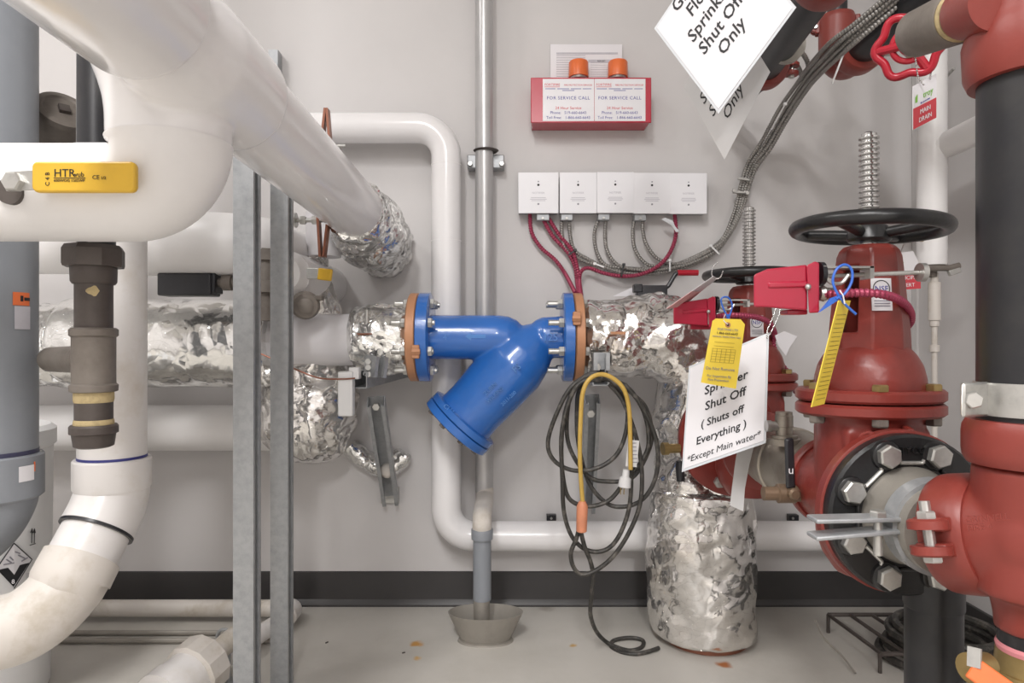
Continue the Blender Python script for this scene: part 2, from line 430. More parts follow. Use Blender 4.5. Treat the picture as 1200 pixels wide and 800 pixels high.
# yellow lever of the ball valve
HD = BD - .0655 - .022
lv = MB(); lv.lathe(P(20, 226, BD - .0655 + .012), (0, -1, 0), [(0, .017), (.014, .017)], 24); lev0 = lv.build('valve_stem', 'iron', t)
lv = MB(); lv.bar(P(8, 213, HD), P(60, 210, HD), S(22, HD), .004, (0, -1, 0)); lever = lv.build('lever', 'zinc', t)
bolt(t, P(19, 214, HD), (0, -1, 0), .0125, .011, name='lever_nut')
poly = []
x0, x1, y0, y1 = 40, 161, 190, 226
g = P(0, 0, HD) ; c0 = P(x0, y1, HD)
def rrect(w, h, r, k=5):
    out = []
    for cx, cy, a0 in ((w - r, r, -90), (w - r, h - r, 0), (r, h - r, 90), (r, r, 180)):
        for i in range(k + 1):
            a = R(a0 + 90 * i / k); out.append((cx + r * math.cos(a), cy + r * math.sin(a)))
    return out
gw, gh = S(x1 - x0, HD), S(y1 - y0, HD)
grip = MB().prism(rrect(gw, gh, S(7, HD)), P(x0, y1, HD) + V((0, .004, 0)), V((1, 0, 0)), V((0, 0, 1)), .009).build('lever_grip', 'yellow', t, bevel=.0025)
fy = HD - .0052
text('HTR', S(13, HD), P(63, 207, fy), V((1, 0, 0)), V((0, 0, 1)), 'ink', grip)
text('wub', S(8, HD), P(85, 207, fy), V((1, 0, 0)), V((0, 0, 1)), 'ink', grip)
text('600WOG 150SWP', S(4.6, HD), P(63, 213, fy), V((1, 0, 0)), V((0, 0, 1)), 'ink', grip)
text('CE', S(7, HD), P(108, 210, fy), V((1, 0, 0)), V((0, 0, 1)), 'ink', grip)
text('C 4 B', S(7, HD), P(58, 218, fy), V((0, 0, 1)), V((-1, 0, 0)), 'ink', grip)
text('1/2', S(5, HD), P(118, 210, fy), V((1, 0, 0)), V((0, 0, 1)), 'ink', grip)
MB().box((P(63, 208.4, fy) + P(100, 208.4, fy)) / 2, (S(37, HD), .0006, S(.8, HD))).build('underline', 'ink', grip)

# --- copper strap loop on threaded rods (behind the big pipe)
D = 1.73
t = thing('copper_pipe_strap', 'thin brown copper strap loop hung on a threaded rod under the big white pipe', 'strap', P(380, 258, D))
for xa, ya, xb, yb in ((382, 128, 372, 215), (384, 128, 391, 215), (371, 215, 376, 301), (390, 215, 380, 301)):
    MB().bar(P(xa, ya, D), P(xb, yb, D), .024, .006, (1, 0, 0)).build('strap', 'copperb', t)
b = MB(); b.cyl(P(346, 258, D), P(408, 258, D), .0055, 12); b.build('rod', 'zinc', t)
b = MB(); b.cyl(P(372, 171, D), P(405, 171, D), .005, 12); b.build('rod', 'zinc', t)
for px in (352, 366, 387): bolt(t, P(px, 258, D), (1, 0, 0), .011, .014, name='nut')
MB().lathe(P(346, 258, D), (1, 0, 0), [(0, .019), (.003, .019)], 20).build('washer', 'zinc', t)

# --- galvanised channel posts
def strut(name, p0, p1, face, parent=None, w=.041, slot=True, dep=.041):
    """lipped U channel from p0 to p1, closed back towards -face"""
    n = (V(p1) - V(p0)).normalized(); f = V(face); f = (f - n * f.dot(n)).normalized(); u = n.cross(f); th = .0028; lip = .010
    h = w / 2
    prof = [(-h, dep), (-h, 0), (h, 0), (h, dep), (h - lip, dep), (h - lip, dep - .008), (h - lip + th, dep - .008), (h - lip + th, dep - th), (h - th, dep - th),
            (h - th, th), (-h + th, th), (-h + th, dep - th), (-h + lip - th, dep - th), (-h + lip - th, dep - .008), (-h + lip, dep - .008), (-h + lip, dep)]
    k = len(prof); L = (V(p1) - V(p0))
    vs = [V(p0) + u * x + f * y for x, y in prof]; vs += [p + L for p in vs]
    b = MB(); b.add(vs, [(i, (i + 1) % k, k + (i + 1) % k, k + i) for i in range(k)])
    for e in (0, k):                         # end caps as strips
        for q in ((0, 1, 10, 11), (1, 2, 9, 10), (2, 3, 8, 9), (3, 4, 7, 8), (4, 5, 6, 7), (0, 11, 12, 15), (12, 13, 14, 15)):
            b.f.append(tuple(i + e for i in q))
    return b.build(name, 'galv', parent, smooth=20)
for nm, d, xl, xr, ytop, lab in (('a', 1.37, 273, 297, 120, 'nearer and taller-looking galvanised channel post in front of the foil pipe'), ('b', 1.585, 317, 337, 150, 'farther galvanised channel post carrying the copper strap rod')):
    x = ((xl + xr) / 2 - 600) * d / F; ztop = CZ - (ytop - 400) * d / F
    t = thing('channel_post', lab, 'post', (x, d + .02, 0), 'galvanised channel posts')
    strut('channel', (x - .0205, d + .0205, 0), (x - .0205, d + .0205, ztop), (1, 0, 0), t)

t = thing('wall_channel', 'short pale channel end on the wall just above the big white pipe', 'bracket', P(320, 130, 2.06))
strut('channel', P(320, 140, 2.06), P(320, 58, 2.06), (0, 1, 0), t, w=.028, dep=.036)

# --- black iron gas pipe with union, tee and drip cap
D = 1.03; cx = 110
def zz(py): return CZ - (py - 400) * D / F
X = (cx - 600) * D / F
t = thing('gas_pipe', 'dark brown iron gas pipe with union, tee and capped drip leg below the yellow lever', 'pipe', (X, D, zz(524)))
def rl(name, segs, m, seg=32):
    b = MB(); pr = [(zz(py) - zz(524), S(r, D)) for py, r in segs]
    return b.lathe((X, D, zz(524)), (0, 0, 1), pr, seg).build(name, m, t)
b = MB(); b.cyl((X + .004, D, zz(300)), (X + .004, D, 2.8), S(20, D), 32); b.build('pipe', 'blacki', t)
bu = MB(); 
u_ = [(zz(316) - zz(290))]
pr = [(0, S(32, D)), (S(3, D), S(33, D)), (S(20, D), S(33, D)), (S(25, D), S(30, D))]
MB().lathe((X, D, zz(313)), (0, 0, 1), pr, 8).build('union_nut', 'iron', t, smooth=20)
rl('union_body', [(333, 22), (330, 24), (312, 24.5), (310, 24)], 'iron')
rl('nipple', [(390, 20), (328, 20)], 'iron')
MB().lathe((X + S(6, D), D - S(17, D), zz(342)), (0, -1, 0), [(0, .012), (.004, .003)], 7, 1.2, .8).build('paint_drip', 'dope', t)
rl('tee', [(459, 23), (458, 25), (451, 25.5), (449, 23), (395, 23), (393, 25.5), (386, 25.5), (384, 23)], 'irond')
brd = (P(30, 421, 1.36) - P(110, 421, D)).normalized()
MB().lathe(V((X, D, zz(421))) + brd * S(15, D), brd, [(0, S(17, D)), (S(10, D), S(17, D)), (S(11, D), S(20, D)), (S(20, D), S(20, D)), (S(21, D), S(17, D)), (S(190, D), S(17, D))], 28).build('tee_branch', 'irond', t)
rl('nipple', [(498, 20), (457, 20)], 'iron')
rl('pipe_dope', [(471, 20.4), (467, 21.2), (459, 21)], 'dope')
rl('pipe_dope', [(499, 21), (494, 21.2), (491, 20.4)], 'dope')
rl('drip_cap', [(524, 17), (522, 21), (508, 23), (507, 25.5), (499, 25.5), (497, 24)], 'iron', 24)

# --- white plastic vent pipe
D = 1.25; X = (132 - 600) * D / F
t = thing('white_vent_pipe', 'white plastic vent pipe with blue primer ring, bending to the lower left', 'pipe', P(60, 712, 1.14))
b = MB(); b.cyl(P(132, 545, D), (X, D, 2.8), .0565, 44); b.build('pipe', 'vent', t)
b = MB(); b.cyl(P(132, 541, D), P(132, 533, D), .0571, 44); b.build('primer_ring', 'purple', t)
MB().lathe(P(132, 572, D), (0, 0, 1), [(0, .062), (.004, .0645), (S(34, D), .0645), (S(36, D), .062)], 44).build('hub', 'vent', t)
vp = spline([P(132, 566, 1.25), P(131, 580, 1.25), P(124, 600, 1.235), P(113, 622, 1.215)], 6)
MB().tube(vp, .0615, 44).build('elbow', 'vent', t)
dd = (vp[-1] - vp[-4]).normalized()
MB().lathe(vp[-1] - dd * .003, dd, [(0, .0625), (.005, .0625)], 44).build('band', 'blackp', t)
MB().tube([vp[-1], vp[-1] + dd * .07], .0565, 44).build('pipe', 'vent', t)
sp = spline([vp[-1] + dd * .05, vp[-1] + dd * .088, P(82, 684, 1.165), P(55, 713, 1.135), P(20, 735, 1.11), P(-30, 744, 1.09), P(-110, 744, 1.07)], 7)
MB().tube(sp, lambda i, n: .0625 if i < 8 else (.0595 if i < 10 else .0575), 48).build('sweep_elbow', 'ventd', t)

# --- grey vent pipe
D = 1.2; X = (-10 - 600) * D / F
t = thing('grey_vent_pipe', 'thick grey plastic vent pipe at the left edge with warning sticker', 'pipe', P(-10, 600, D))
b = MB(); b.cyl(P(-10, 545, D), (X, D, 2.8), S(46, D), 44); b.build('pipe', 'greyp', t)
b = MB(); b.cyl(P(-10, 539, D), P(-10, 527, D), S(46.6, D), 44); b.build('primer_ring', 'purpled', t)
MB().lathe(P(-10, 584, D), (0, 0, 1), [(0, S(49, D)), (.004, S(52, D)), (S(50, D), S(52, D)), (S(52, D), S(50, D))], 44).build('hub', 'greyp', t)
MB().tube(spline([P(-10, 570, D), P(-12, 585, D), P(-26, 608, 1.19), P(-52, 628, 1.17), P(-100, 640, 1.13), P(-160, 645, 1.1)], 7), S(47, D), 44).build('elbow', 'greyp', t)
def patch(cx, r, D_, px0, px1, py0, py1, off=.0006):
    """a curved sticker on a vertical pipe seen between px0..px1"""
    Xc = (cx - 600) * D_ / F; vs = []; fs = []; k = 8
    def hit(px):
        dx = (px - 600) / F; a = dx * dx + 1; bb = -2 * (Xc * dx + D_); c = Xc * Xc + D_ * D_ - (r + off) ** 2
        return max(1e-9, bb * bb - 4 * a * c), a, bb
    zt = CZ - (py0 - 400) * (D_ - r) / F; zb = CZ - (py1 - 400) * (D_ - r) / F
    b = MB()
    for i in range(k + 1):
        px = px0 + (px1 - px0) * i / k; q, a, bb = hit(px); d = (-bb - math.sqrt(q)) / (2 * a)
        x = (px - 600) / F * d
        nrm = V((x - Xc, d - D_, 0)).normalized()
        vs += [V((x, d, zt)), V((x, d, zb)), V((x, d, zt)) + nrm * .0008, V((x, d, zb)) + nrm * .0008]
    for i in range(k):
        q = i * 4
        fs += [(q, q + 1, q + 5, q + 4), (q + 2, q + 6, q + 7, q + 3), (q, q + 4, q + 6, q + 2), (q + 1, q + 3, q + 7, q + 5)]
    fs += [(0, 2, 3, 1), (k * 4, k * 4 + 1, k * 4 + 3, k * 4 + 2)]
    return b.add(vs, fs)
patch(-10, S(46, D), D, 15, 34, 340, 356).build('warning_sticker', 'orange', t)
st = patch(-10, S(46, D), D, 17, 34.8, 357, 385).build('sticker', 'inkl', t)
patch(-10, S(46, D), D, 24, 27, 344, 351, .0014).build('warning_triangle', 'ink', st)
patch(-10, S(46, D), D, 28.5, 34.5, 346, 350, .0014).build('warning_print', 'ink', st)
patch(-10, S(52, D), D, 22, 39.5, 553, 572).build('sticker', 'paper', t)
patch(-10, S(52, D), D, 39.8, 41, 550, 562).build('sticker', 'orange', t)

# --- chemical drum with hazard label behind the grey pipe
D = 1.55; cx = -38; rr = S(84, D); X = (cx - 600) * D / F; zt = CZ - (500 - 400) * D / F
t = thing('chemical_drum', 'white plastic chemical drum with a corrosive hazard diamond, behind the grey vent pipe', 'drum', (X, D, 0))
MB().lathe((X, D, 0), (0, 0, 1), [(0, rr * .93), (.01, rr * .96), (zt - .05, rr), (zt - .045, rr * 1.04), (zt - .01, rr * 1.04), (zt, rr * .97)], 56).build('body', 'white', t)
MB().lathe((X, D, zt), (0, 0, 1), [(0, .035), (.03, .035), (.035, .03)], 24).build('cap', 'blackp', t)
def dpos(px, py):
    dx = (px - 600) / F; a = dx * dx + 1; bb = -2 * (X * dx + D); c = X * X + D * D - (rr + .002) ** 2
    d = (-bb - math.sqrt(max(0, bb * bb - 4 * a * c))) / (2 * a)
    return P(px, py, d)
def dquad(b, pts):
    n = V((.3, -1, 0)).normalized()
    vs = [dpos(*p) for p in pts]; k = len(vs)
    b.add(vs + [v + n * .001 for v in vs], [tuple(range(k)), tuple(range(2 * k - 1, k - 1, -1))] + [(i, (i + 1) % k, k + (i + 1) % k, k + i) for i in range(k)])
b = MB(); dquad(b, [(-3, 665), (17, 636), (38, 655), (17, 689)]); hz = b.build('hazard_diamond', 'paper', t, smooth=0)
for q in (((-2, 665.5), (36, 657), (35, 660), (17, 686)),):
    b = MB(); dquad(b, [(-1.5, 667), (35.5, 658.5), (17, 686.5)]); b2 = b
    for v in b2.v: v += V((.2, -1, 0)) * .0035
    b2.build('black_half', 'ink', hz, smooth=0)
b = MB()
for a_, c_ in (((-3, 665), (17, 636)), ((17, 636), (38, 655)), ((38, 655), (17, 689))):
    b.tube([dpos(*a_) + V((0, -.0015, 0)), dpos(*c_) + V((0, -.0015, 0))], .0012, 6)
b.build('diamond_border', 'ink', hz)
text('8', S(7, D), dpos(15, 683) + V((0, -.004, 0)), V((.97, .2, 0)), V((0, 0, 1)), 'paper', hz)
b = MB()
for px in (37.5, 40.5):
    b.tube([dpos(px, 636) + V((0, -.001, 0)), dpos(px + .3, 621) + V((0, -.001, 0))], .001, 6)
    b.tube([dpos(px - 1.2, 624) + V((0, -.001, 0)), dpos(px + .3, 619) + V((0, -.001, 0)), dpos(px + 1.3, 624) + V((0, -.001, 0))], .001, 6)
b.tube([dpos(35.5, 638.5) + V((0, -.001, 0)), dpos(42, 636.5) + V((0, -.001, 0))], .001, 6)
b.build('this_way_up_arrows', 'ink', t)
b = MB()
for k in range(5): b.tube([dpos(31, 672 + k * 2) + V((0, -.001, 0)), dpos(39, 671 + k * 2) + V((0, -.001, 0))], .0004, 5)
for (xa, ya, xb, yb) in ((8, 655, 14, 659), (12, 652, 16, 656), (22, 650, 30, 654), (18, 646, 24, 648), (5, 661, 17, 659), (26, 657, 33, 653)):
    b.tube([dpos(xa, ya) + V((0, -.0015, 0)), dpos(xb, yb) + V((0, -.0015, 0))], .0014, 6)
b.build('label_print', 'inkg', t)

# --- old brown plug fitting seen between the vertical pipes
D = 1.35
ax = (P(80, 118, D - .05) - P(66, 160, D)).normalized()
t = thing('plugged_elbow', 'dull brown iron plug with a square socket between the grey pipe and the black pipe', 'pipe fitting', P(66, 170, D))
MB().lathe(P(62, 168, D), ax, [(0, S(26, D)), (S(44, D), S(25, D)), (S(45, D), S(28, D)), (S(52, D), S(28, D)), (S(53, D), S(22, D)), (S(51, D), S(20, D))], 36).build('body', 'irond', t)
u, v, n = frame(ax)
MB().box(P(62, 168, D) + ax * S(53, D), (S(11, D), S(11, D), .008), (u, v, n)).build('plug_square', 'iron', t)
MB().tube(rbend([P(62, 166, D), P(60, 205, D), P(60, 205, 1.9)], .03), S(22, D), 24).build('pipe', 'irond', t)

# --- second insulated pipe: across, then back to the wall
D = 1.70; r2 = S(35, D)
c2 = P(300, 286, D)
t = thing('insulated_pipe', 'white insulated pipe passing behind the posts, with elbow and small yellow valve lever', 'pipe', P(200, 286, D))
pipe('jacket', [P(-160, 286, D), P(225, 286, D)], r2, 'pvcm', t, 44)
e = rbend([P(160, 286, D), c2, c2 + V((0, .26, 0))], .12, 10)
MB().tube(e, lambda i, n: r2 * 1.06, 44).build('elbow_cover', 'pvcm', t)
q0 = P(311, 311, 1.73)
MB().lathe(q0 + V((0, 0, .06)), (0, 0, -1), [(0, .034), (.02, .034), (.022, .05), (.05, .05), (.052, .04), (.1, .042), (.102, .05), (.13, .05), (.132, .034), (.2, .034)], 28).build('valve_body', 'irond', t)
q1 = P(347, 324, 1.80)
pipe('jacket', [q1 + V((-.01, -.05, .0)), q1 + V((.0, .18, 0)), q1 + V((.0, .36, 0))], .062, 'pvcm', t, 44)
MB().lathe(q1 + V((-.01, -.05, 0)), (0, -1, 0), [(0, .062), (.012, .058), (.03, .045)], 44).build('end_cap', 'pvcm', t)
b = MB(); b.box(P(367, 320.5, 1.71), (S(14, 1.7), .012, S(13, 1.7))); b.build('lever', 'zinc', t, bevel=.002)
b = MB(); b.box(P(381, 321.5, 1.705), (S(17, 1.7), .010, S(14, 1.7)), (V((.985, -.1, -.12)), V((.1, .99, 0)), V((.12, 0, .99)))); b.build('lever_grip', 'yellow', t, bevel=.003)
MB().lathe(P(358, 357, 1.74), (.3, -1, -.15), [(0, .034), (.015, .036), (.026, .030), (.027, .019), (.035, .019), (.038, .012)], 28).build('brown_cap', 'irond', t)
MB().box(P(372, 349, 1.73), (.03, .02, .012)).build('cap_ear', 'irond', t, bevel=.003)
# black damper-like clip below it
t = thing('air_vent', 'square black plastic block hanging under the white insulated pipe', 'air vent', P(222, 334, D))
MB().box(P(222, 334, D), (S(62, D), .06, S(26, D))).build('body', 'blackp', t, bevel=.004)
MB().box(P(252, 332, D), (S(10, D), .05, S(24, D))).build('lid', 'blackp', t, bevel=.003)
MB().lathe(P(256, 331, D), (1, 0, 0), [(0, .012), (.012, .012), (.013, .02), (.035, .02), (.036, .012), (.06, .012)], 20).build('union', 'irond', t)

# --- foil wrapped line, left part (to the strainer)
D = 1.85; AY = 396
t = thing('foil_pipe', 'foil wrapped horizontal pipe left of the blue strainer, with white sleeve and crumpled tee', 'pipe', P(370, 396, D))
foil_tube('foil_wrap', [P(-60, 404, D), P(30, 404, D), P(88, 404, D)], .112, 'foil', t, 5, amp=.008, sc=14)
foil_tube('foil_wrap', [P(80, 402, D), P(322, 402, D)], .120, 'foils', t, 6, amp=.004, sc=12)
MB().cyl(P(318, 398, D), P(422, 398, D), .070, 48).build('sleeve', 'paper', t)
foil_tube('foil_wrap', [P(414, 397, D), P(484, 397, D)], lambda q: .084 + .012 * math.sin(q * 3), 'foil', t, 8, amp=.012, sc=17)
foil_tube('foil_tee', [P(362, 296, 1.93), P(364, 330, 1.93), P(366, 380, 1.93), P(364, 430, 1.93), P(362, 480, 1.93), P(360, 520, 1.93), P(358, 540, 1.93)],
          lambda q: (.056 + .05 * min(1, max(0, (q - .1) / .4)) + .03 * min(1, max(0, (q - .5) / .25))) * (1 if q < .8 else math.sqrt(max(.05, 1 - ((q - .8) / .215) ** 2))), 'foild', t, 11, amp=.016, sc=13, endtaper=False)
b = MB(); b.cyl(P(379, 250, 1.9), P(379, 301, 1.9), .048, 40); b.build('collar', 'paper', t)
b = MB(); b.cyl(P(430, 363, D - .09), P(430, 392, D - .09), .0055, 12); b.build('threaded_rod', 'zinc', t)
MB().bar(P(419, 391, D - .09), P(437, 391, D - .09), .02, .003).build('copper_washer', 'copperb', t)

# --- lower white pipe along the wall
D = 1.97
t = thing('white_pipe', 'white horizontal pipe low on the wall under the foil pipe', 'pipe', P(180, 501, D))
pipe('jacket', [P(-200, 501, D), P(340, 501, D), P(350, 501, 2.12)], S(26.5, D), 'pvcm', t, 40, bend=.09)

# --- floor pipes lower left
D = 1.98; zf = .0255
t = thing('floor_drain_pipe', 'thin white plastic pipe lying along the floor by the black base', 'pipe', P(230, 712, D))
MB().tube([V((-1.9, D, .037)), V((-.66, D, .037))], .0235, 28).build('pipe', 'ventd', t)
cxx = (344 - 600) * D / F
MB().tube(rbend([V((-.67, D, .037)), V((cxx, D, .037)), V((cxx, D - .06, .037))], .03), .028, 28).build('elbow', 'vent', t)
MB().lathe(V((-.80, D, .037)), (1, 0, 0), [(0, .0275), (.05, .0275)], 28).build('coupling', 'vent', t)
MB().tube([V((cxx, D - .05, .037)), V((-.70, 1.62, .045)), V((-.80, 1.45, .05))], .0225, 28).build('pipe', 'vent', t)
MB().tube([V((-1.5, D - .10, .008)), V((-.62, D - .10, .008))], .007, 10).build('floor_line', 'funnel', t)  # thin tubes that draw two darker bands along the floor
MB().tube([V((-1.5, D - .15, .008)), V((-.62, D - .15, .008))], .007, 10).build('floor_line', 'funnel', t)
D = 1.55
t = thing('condensate_trap', 'dusty white plastic pipe union near the floor at the bottom left, on a clamp stand', 'pipe fitting', P(225, 800, 1.5))
a0 = P(275, 745, 1.62); a1 = P(195, 815, 1.42); ax = (a1 - a0).normalized()
MB().tube([a0, a1], .024, 28).build('pipe', 'ventd', t)
MB().lathe(a0 + ax * .09, ax, [(0, .040), (.006, .066), (.055, .066), (.06, .058)], 12).build('union_nut', 'ventd', t, smooth=25)
MB().lathe(a0 + ax * .14, ax, [(0, .056), (.05, .056), (.052, .06), (.09, .06)], 32).build('union_body', 'vent', t)
b = MB(); b.cyl(P(268, 752, 1.62), V((P(268, 752, 1.62).x, 1.62, 0)), .005, 10); b.build('stand_rod', 'galv', t)
MB().tube([p for p in ring(P(266, 750, 1.62), ax, .028, 0, 24)], .004, 8, closed=True).build('clamp_ring', 'galv', t)
MB().lathe(V((P(268, 752, 1.62).x, 1.62, 0)), (0, 0, 1), [(0, .022), (.005, .022)], 16).build('stand_foot', 'galv', t)

# ================================================================== BACK WALL MIDDLE
# --- white loop pipe on the wall
D = 2.02; rp = S(17.5, D)
t = thing('white_loop_pipe', 'white pipe loop on the wall, dropping behind the blue strainer and running right', 'pipe', P(523, 628, D))
pipe('pipe', [V((P(285, 150, D).x, 2.12, P(285, 150, D).z)), P(285, 150, D), P(523, 150, D), P(523, 628, D), P(1020, 628, D)], rp, 'pvc', t, 40, bend=.085, k=12)
for py in (283, 194): 
    b = MB(); b.cyl(P(523, py, D), P(523, py - .8, D), rp + .0006, 40); b.build('seam', 'pvcm', t)
for px in (646, 929):
    b = MB(); b.box(P(px, 606.5, 2.085), (S(11, 2.085), .02, S(8, 2.085))); c = b.build('clip', 'blackp', t)
    bolt(c, P(px, 607, 2.074), (0, -1, 0), .004, .004)

# --- grey drain riser to the funnel
D = 2.04; D2 = 1.85
t = thing('grey_drain_pipe', 'thin grey metal pipe down the wall, offset into the tin floor funnel', 'pipe', P(567, 712, D2))
b = MB(); b.cyl(P(567.5, 576, D), V((P(567.5, 0, D).x, D, 2.8)), S(10.5, D), 28); b.build('upper_pipe', 'conduit', t)
MB().tube(spline([P(568, 572, D), P(568, 584, D - .02), P(566, 598, D2 + .07), P(565, 608, D2), P(565, 622, D2)], 6), S(11.3, D2), 28).build('offset_elbow', 'ventd', t)
MB().cyl(P(565, 620, D2), P(565, 702, D2), S(10.6, D2), 28).build('lower_pipe', 'greyp', t)
MB().lathe(P(565, 631, D2), (0, 0, 1), [(0, S(12.6, D2)), (S(11, D2), S(12.8, D2)), (S(12, D2), S(12.2, D2))], 28).build('coupling', 'greyp', t)
MB().cyl(P(564.5, 740, D2), P(564.5, 700, D2), S(9.5, D2), 24).build('tail', 'funnel', t)
b = MB(); b.lathe(P(569.5, 178, D), (0, 0, 1), [(0, S(13, D)), (.004, S(15, D)), (.006, S(13, D))], 28); b.build('collar', 'iron', t)
b = MB(); b.bar(P(548, 191, 2.075), P(591, 191, 2.075), .041, .04, (0, 1, 0)); b.build('wall_channel', 'galv', t, bevel=.003)
for px in (551, 588): bolt(t, P(px, 192, 2.05), (0, -1, 0), .008, .007)
# funnel
d0 = CZ * F / (750 - 400.); c = V((P(569, 750, d0).x, d0, 0))
t = thing('floor_funnel', 'small dull tin funnel set in the floor under the grey drain pipe', 'funnel', c)
h = .078
b = MB(); b.lathe(c, (0, 0, 1), [(.003, .066), (h, .102), (h, .099), (.006, .063)], 40, 1, .58); 
b.f = b.f[:-2]; b.build('funnel_cone', 'funnel', t)
b = MB(); b.lathe(c, (0, 0, 1), [(.0, .076), (.004, .074), (.006, .066)], 40, 1, .62); b.build('grout_ring', 'funnel', t)
b = MB(); b.lathe(c + V((0, 0, .012)), (0, 0, 1), [(0, .062), (.002, .062)], 30, 1, .58); b.build('dark_drain', 'iron', t)

# --- wall bracket (left) of channel with brace
def hole_row(parent, p0, p1, face, n):
    pass
t = thing('wall_bracket', 'galvanised channel wall bracket with white end cap, under the foil left of the strainer', 'bracket', P(450, 460, 2.0))
X = (421 - 600) * 1.72 / F; Z = CZ - (455 - 400) * 1.72 / F
strut('arm', (X, 1.72, Z), (X + .05, 2.098, Z + .01), (0, 0, 1), t)
strut('brace', P(441, 464, 1.80), P(458, 580, 2.06), (.1, -.8, -.4), t, w=.046)
MB().box((P(457, 580, 2.09)), (.055, .012, .05)).build('foot_plate', 'zinc', t, bevel=.002)
MB().box(P(406, 461, 1.70), (S(17, 1.7), .03, S(52, 1.7))).build('end_cap', 'white', t, bevel=.003)
MB().box(P(416, 437, 1.71), (S(12, 1.71), .03, S(14, 1.71))).build('cap_lip', 'white', t, bevel=.003)
strut('upper_channel', P(433, 440, 1.76), P(436, 416, 1.76), (.8, -.6, 0), t)
for py in (424, 431, 439): bolt(t, P(432, py, 1.735), (0, -1, .2), .009, .008)
bolt(t, P(441, 476, 1.79), (0, -1, -.2), .011, .008)
b = MB(); b.ball(P(454, 551, 1.965), .022, 14, 8); b.build('foam_blob', 'ventd', t)
t = thing('foil_scrap', 'loose crescent of foil behind the lower end of the galvanised brace', 'foil', P(440, 540, 2.06))
foil_tube('foil_strip', spline([P(411, 522, 2.06), P(425, 537, 2.06), P(445, 546, 2.06), P(462, 545, 2.06), P(473, 530, 2.06)], 8), .03, 'foil', t, 21, amp=.008, sc=16, seg=28)
wire = spline([P(300, 412, 1.68), P(330, 425, 1.68), P(352, 435, 1.68), P(375, 443, 1.68), P(400, 444, 1.68), P(416, 443, 1.68)], 8)
o = MB().tube(wire, .002, 8).build('copper_wire', 'copperb'); tag(o, 'thin reddish copper wire drooping from the post to the white bracket cap', 'wire')

# --- wall bracket (right), mostly behind the cords
t = thing('wall_bracket', 'galvanised channel wall bracket behind the looped cords, under the foil elbow', 'bracket', P(700, 460, 2.0))
X = (704 - 600) * 1.74 / F; Z = CZ - (452 - 400) * 1.74 / F
strut('arm', (X, 1.74, Z), (X, 2.098, Z + .008), (0, 0, 1), t)
strut('upper_channel', (X, 1.76, Z + .041), (X, 1.76, Z + .085), (0, -1, 0), t)
strut('brace', P(693, 462, 1.84), P(688, 590, 2.085), (0, -.85, -.4), t)
bolt(t, P(692, 484, 1.83), (0, -1, -.2), .012, .009)
bolt(t, P(700, 430, 1.74), (0, -1, 0), .010, .008)

# --- BLUE Y STRAINER
D = 1.85; K = D / F
def B(px, py): return P(px, py, D)
t = thing('y_strainer', 'blue cast iron Y strainer with angled leg between two copper coloured flanges', 'strainer', B(570, 420))
b = MB(); b.lathe(B(496, 395), (1, 0, 0), [(0, 26 * K), (88 * K, 26 * K), (100 * K, 24.5 * K), (110 * K, 20 * K), (117 * K, 13 * K), (120 * K, 4 * K)], 48)
la = (B(540, 495) - B(633, 395)).normalized()
L0 = (B(540, 495) - B(633, 395)).length
b.lathe(B(633, 395), la, [(-12 * K, 6 * K), (-9 * K, 14 * K), (-2 * K, 21 * K), (8 * K, 27 * K), (24 * K, 34 * K), (45 * K, 38.5 * K), (80 * K, 38 * K), (112 * K, 36 * K), (L0 - 6 * K, 37 * K)], 48)
b.lathe(B(621, 395), (1, 0, 0), [(0, 14 * K), (6 * K, 20 * K), (14 * K, 23.5 * K), (39 * K, 25 * K)], 48)
body = b.build('body', 'blue', t, remesh=.0035, sm=10)
b = MB(); b.lathe(B(492.5, 395), (1, 0, 0), [(0, 51 * K), (.002, 52 * K), (12.5 * K, 52 * K), (13.5 * K, 50 * K), (14 * K, 28 * K)], 56); fl1 = b.build('flange', 'blue', t)
b = MB(); b.lathe(B(658.5, 395), (1, 0, 0), [(-.5 * K, 28 * K), (0, 50 * K), (1 * K, 52 * K), (11 * K, 52 * K), (11.5 * K, 51 * K)], 56); fl2 = b.build('flange', 'blue', t)
c = B(540, 495)
b = MB(); b.lathe(c - la * 9 * K, la, [(0, 42 * K), (1 * K, 45 * K), (8 * K, 45 * K), (8.6 * K, 44 * K)], 48); b.build('leg_flange', 'blue', t)
b = MB(); b.lathe(c + la * .2 * K, la, [(0, 44 * K), (.6 * K, 45.5 * K), (9 * K, 45.5 * K), (10 * K, 44 * K)], 48); cov = b.build('cover', 'blue', t)
u, v, n = frame(la)
for i in range(8):
    a = R(45 * i + 22)
    bolt(t, c + la * 10 * K + (u * math.cos(a) + v * math.sin(a)) * 36 * K, la, .010, .009, m='irond', name='cover_bolt')
MB().box(c + la * 12 * K, (.030, .030, .022), (u, v, n)).build('drain_plug', 'iron', t, bevel=.003)
for i in range(8):
    a = R(22.5 + 45 * i); off = V((0, math.cos(a), math.sin(a))) * 41.5 * K
    bolt(t, B(506.5, 395) + off, (1, 0, 0), .0135, .011, name='bolt', shank=.006 if i % 2 else .004)
    bolt(t, B(658, 395) + off, (-1, 0, 0), .0135, .013, shank=.028, sr=.0078, name='stud')
ex = V((1, 0, 0)); ez = V((0, 0, 1))
yf = D - 25.5 * K
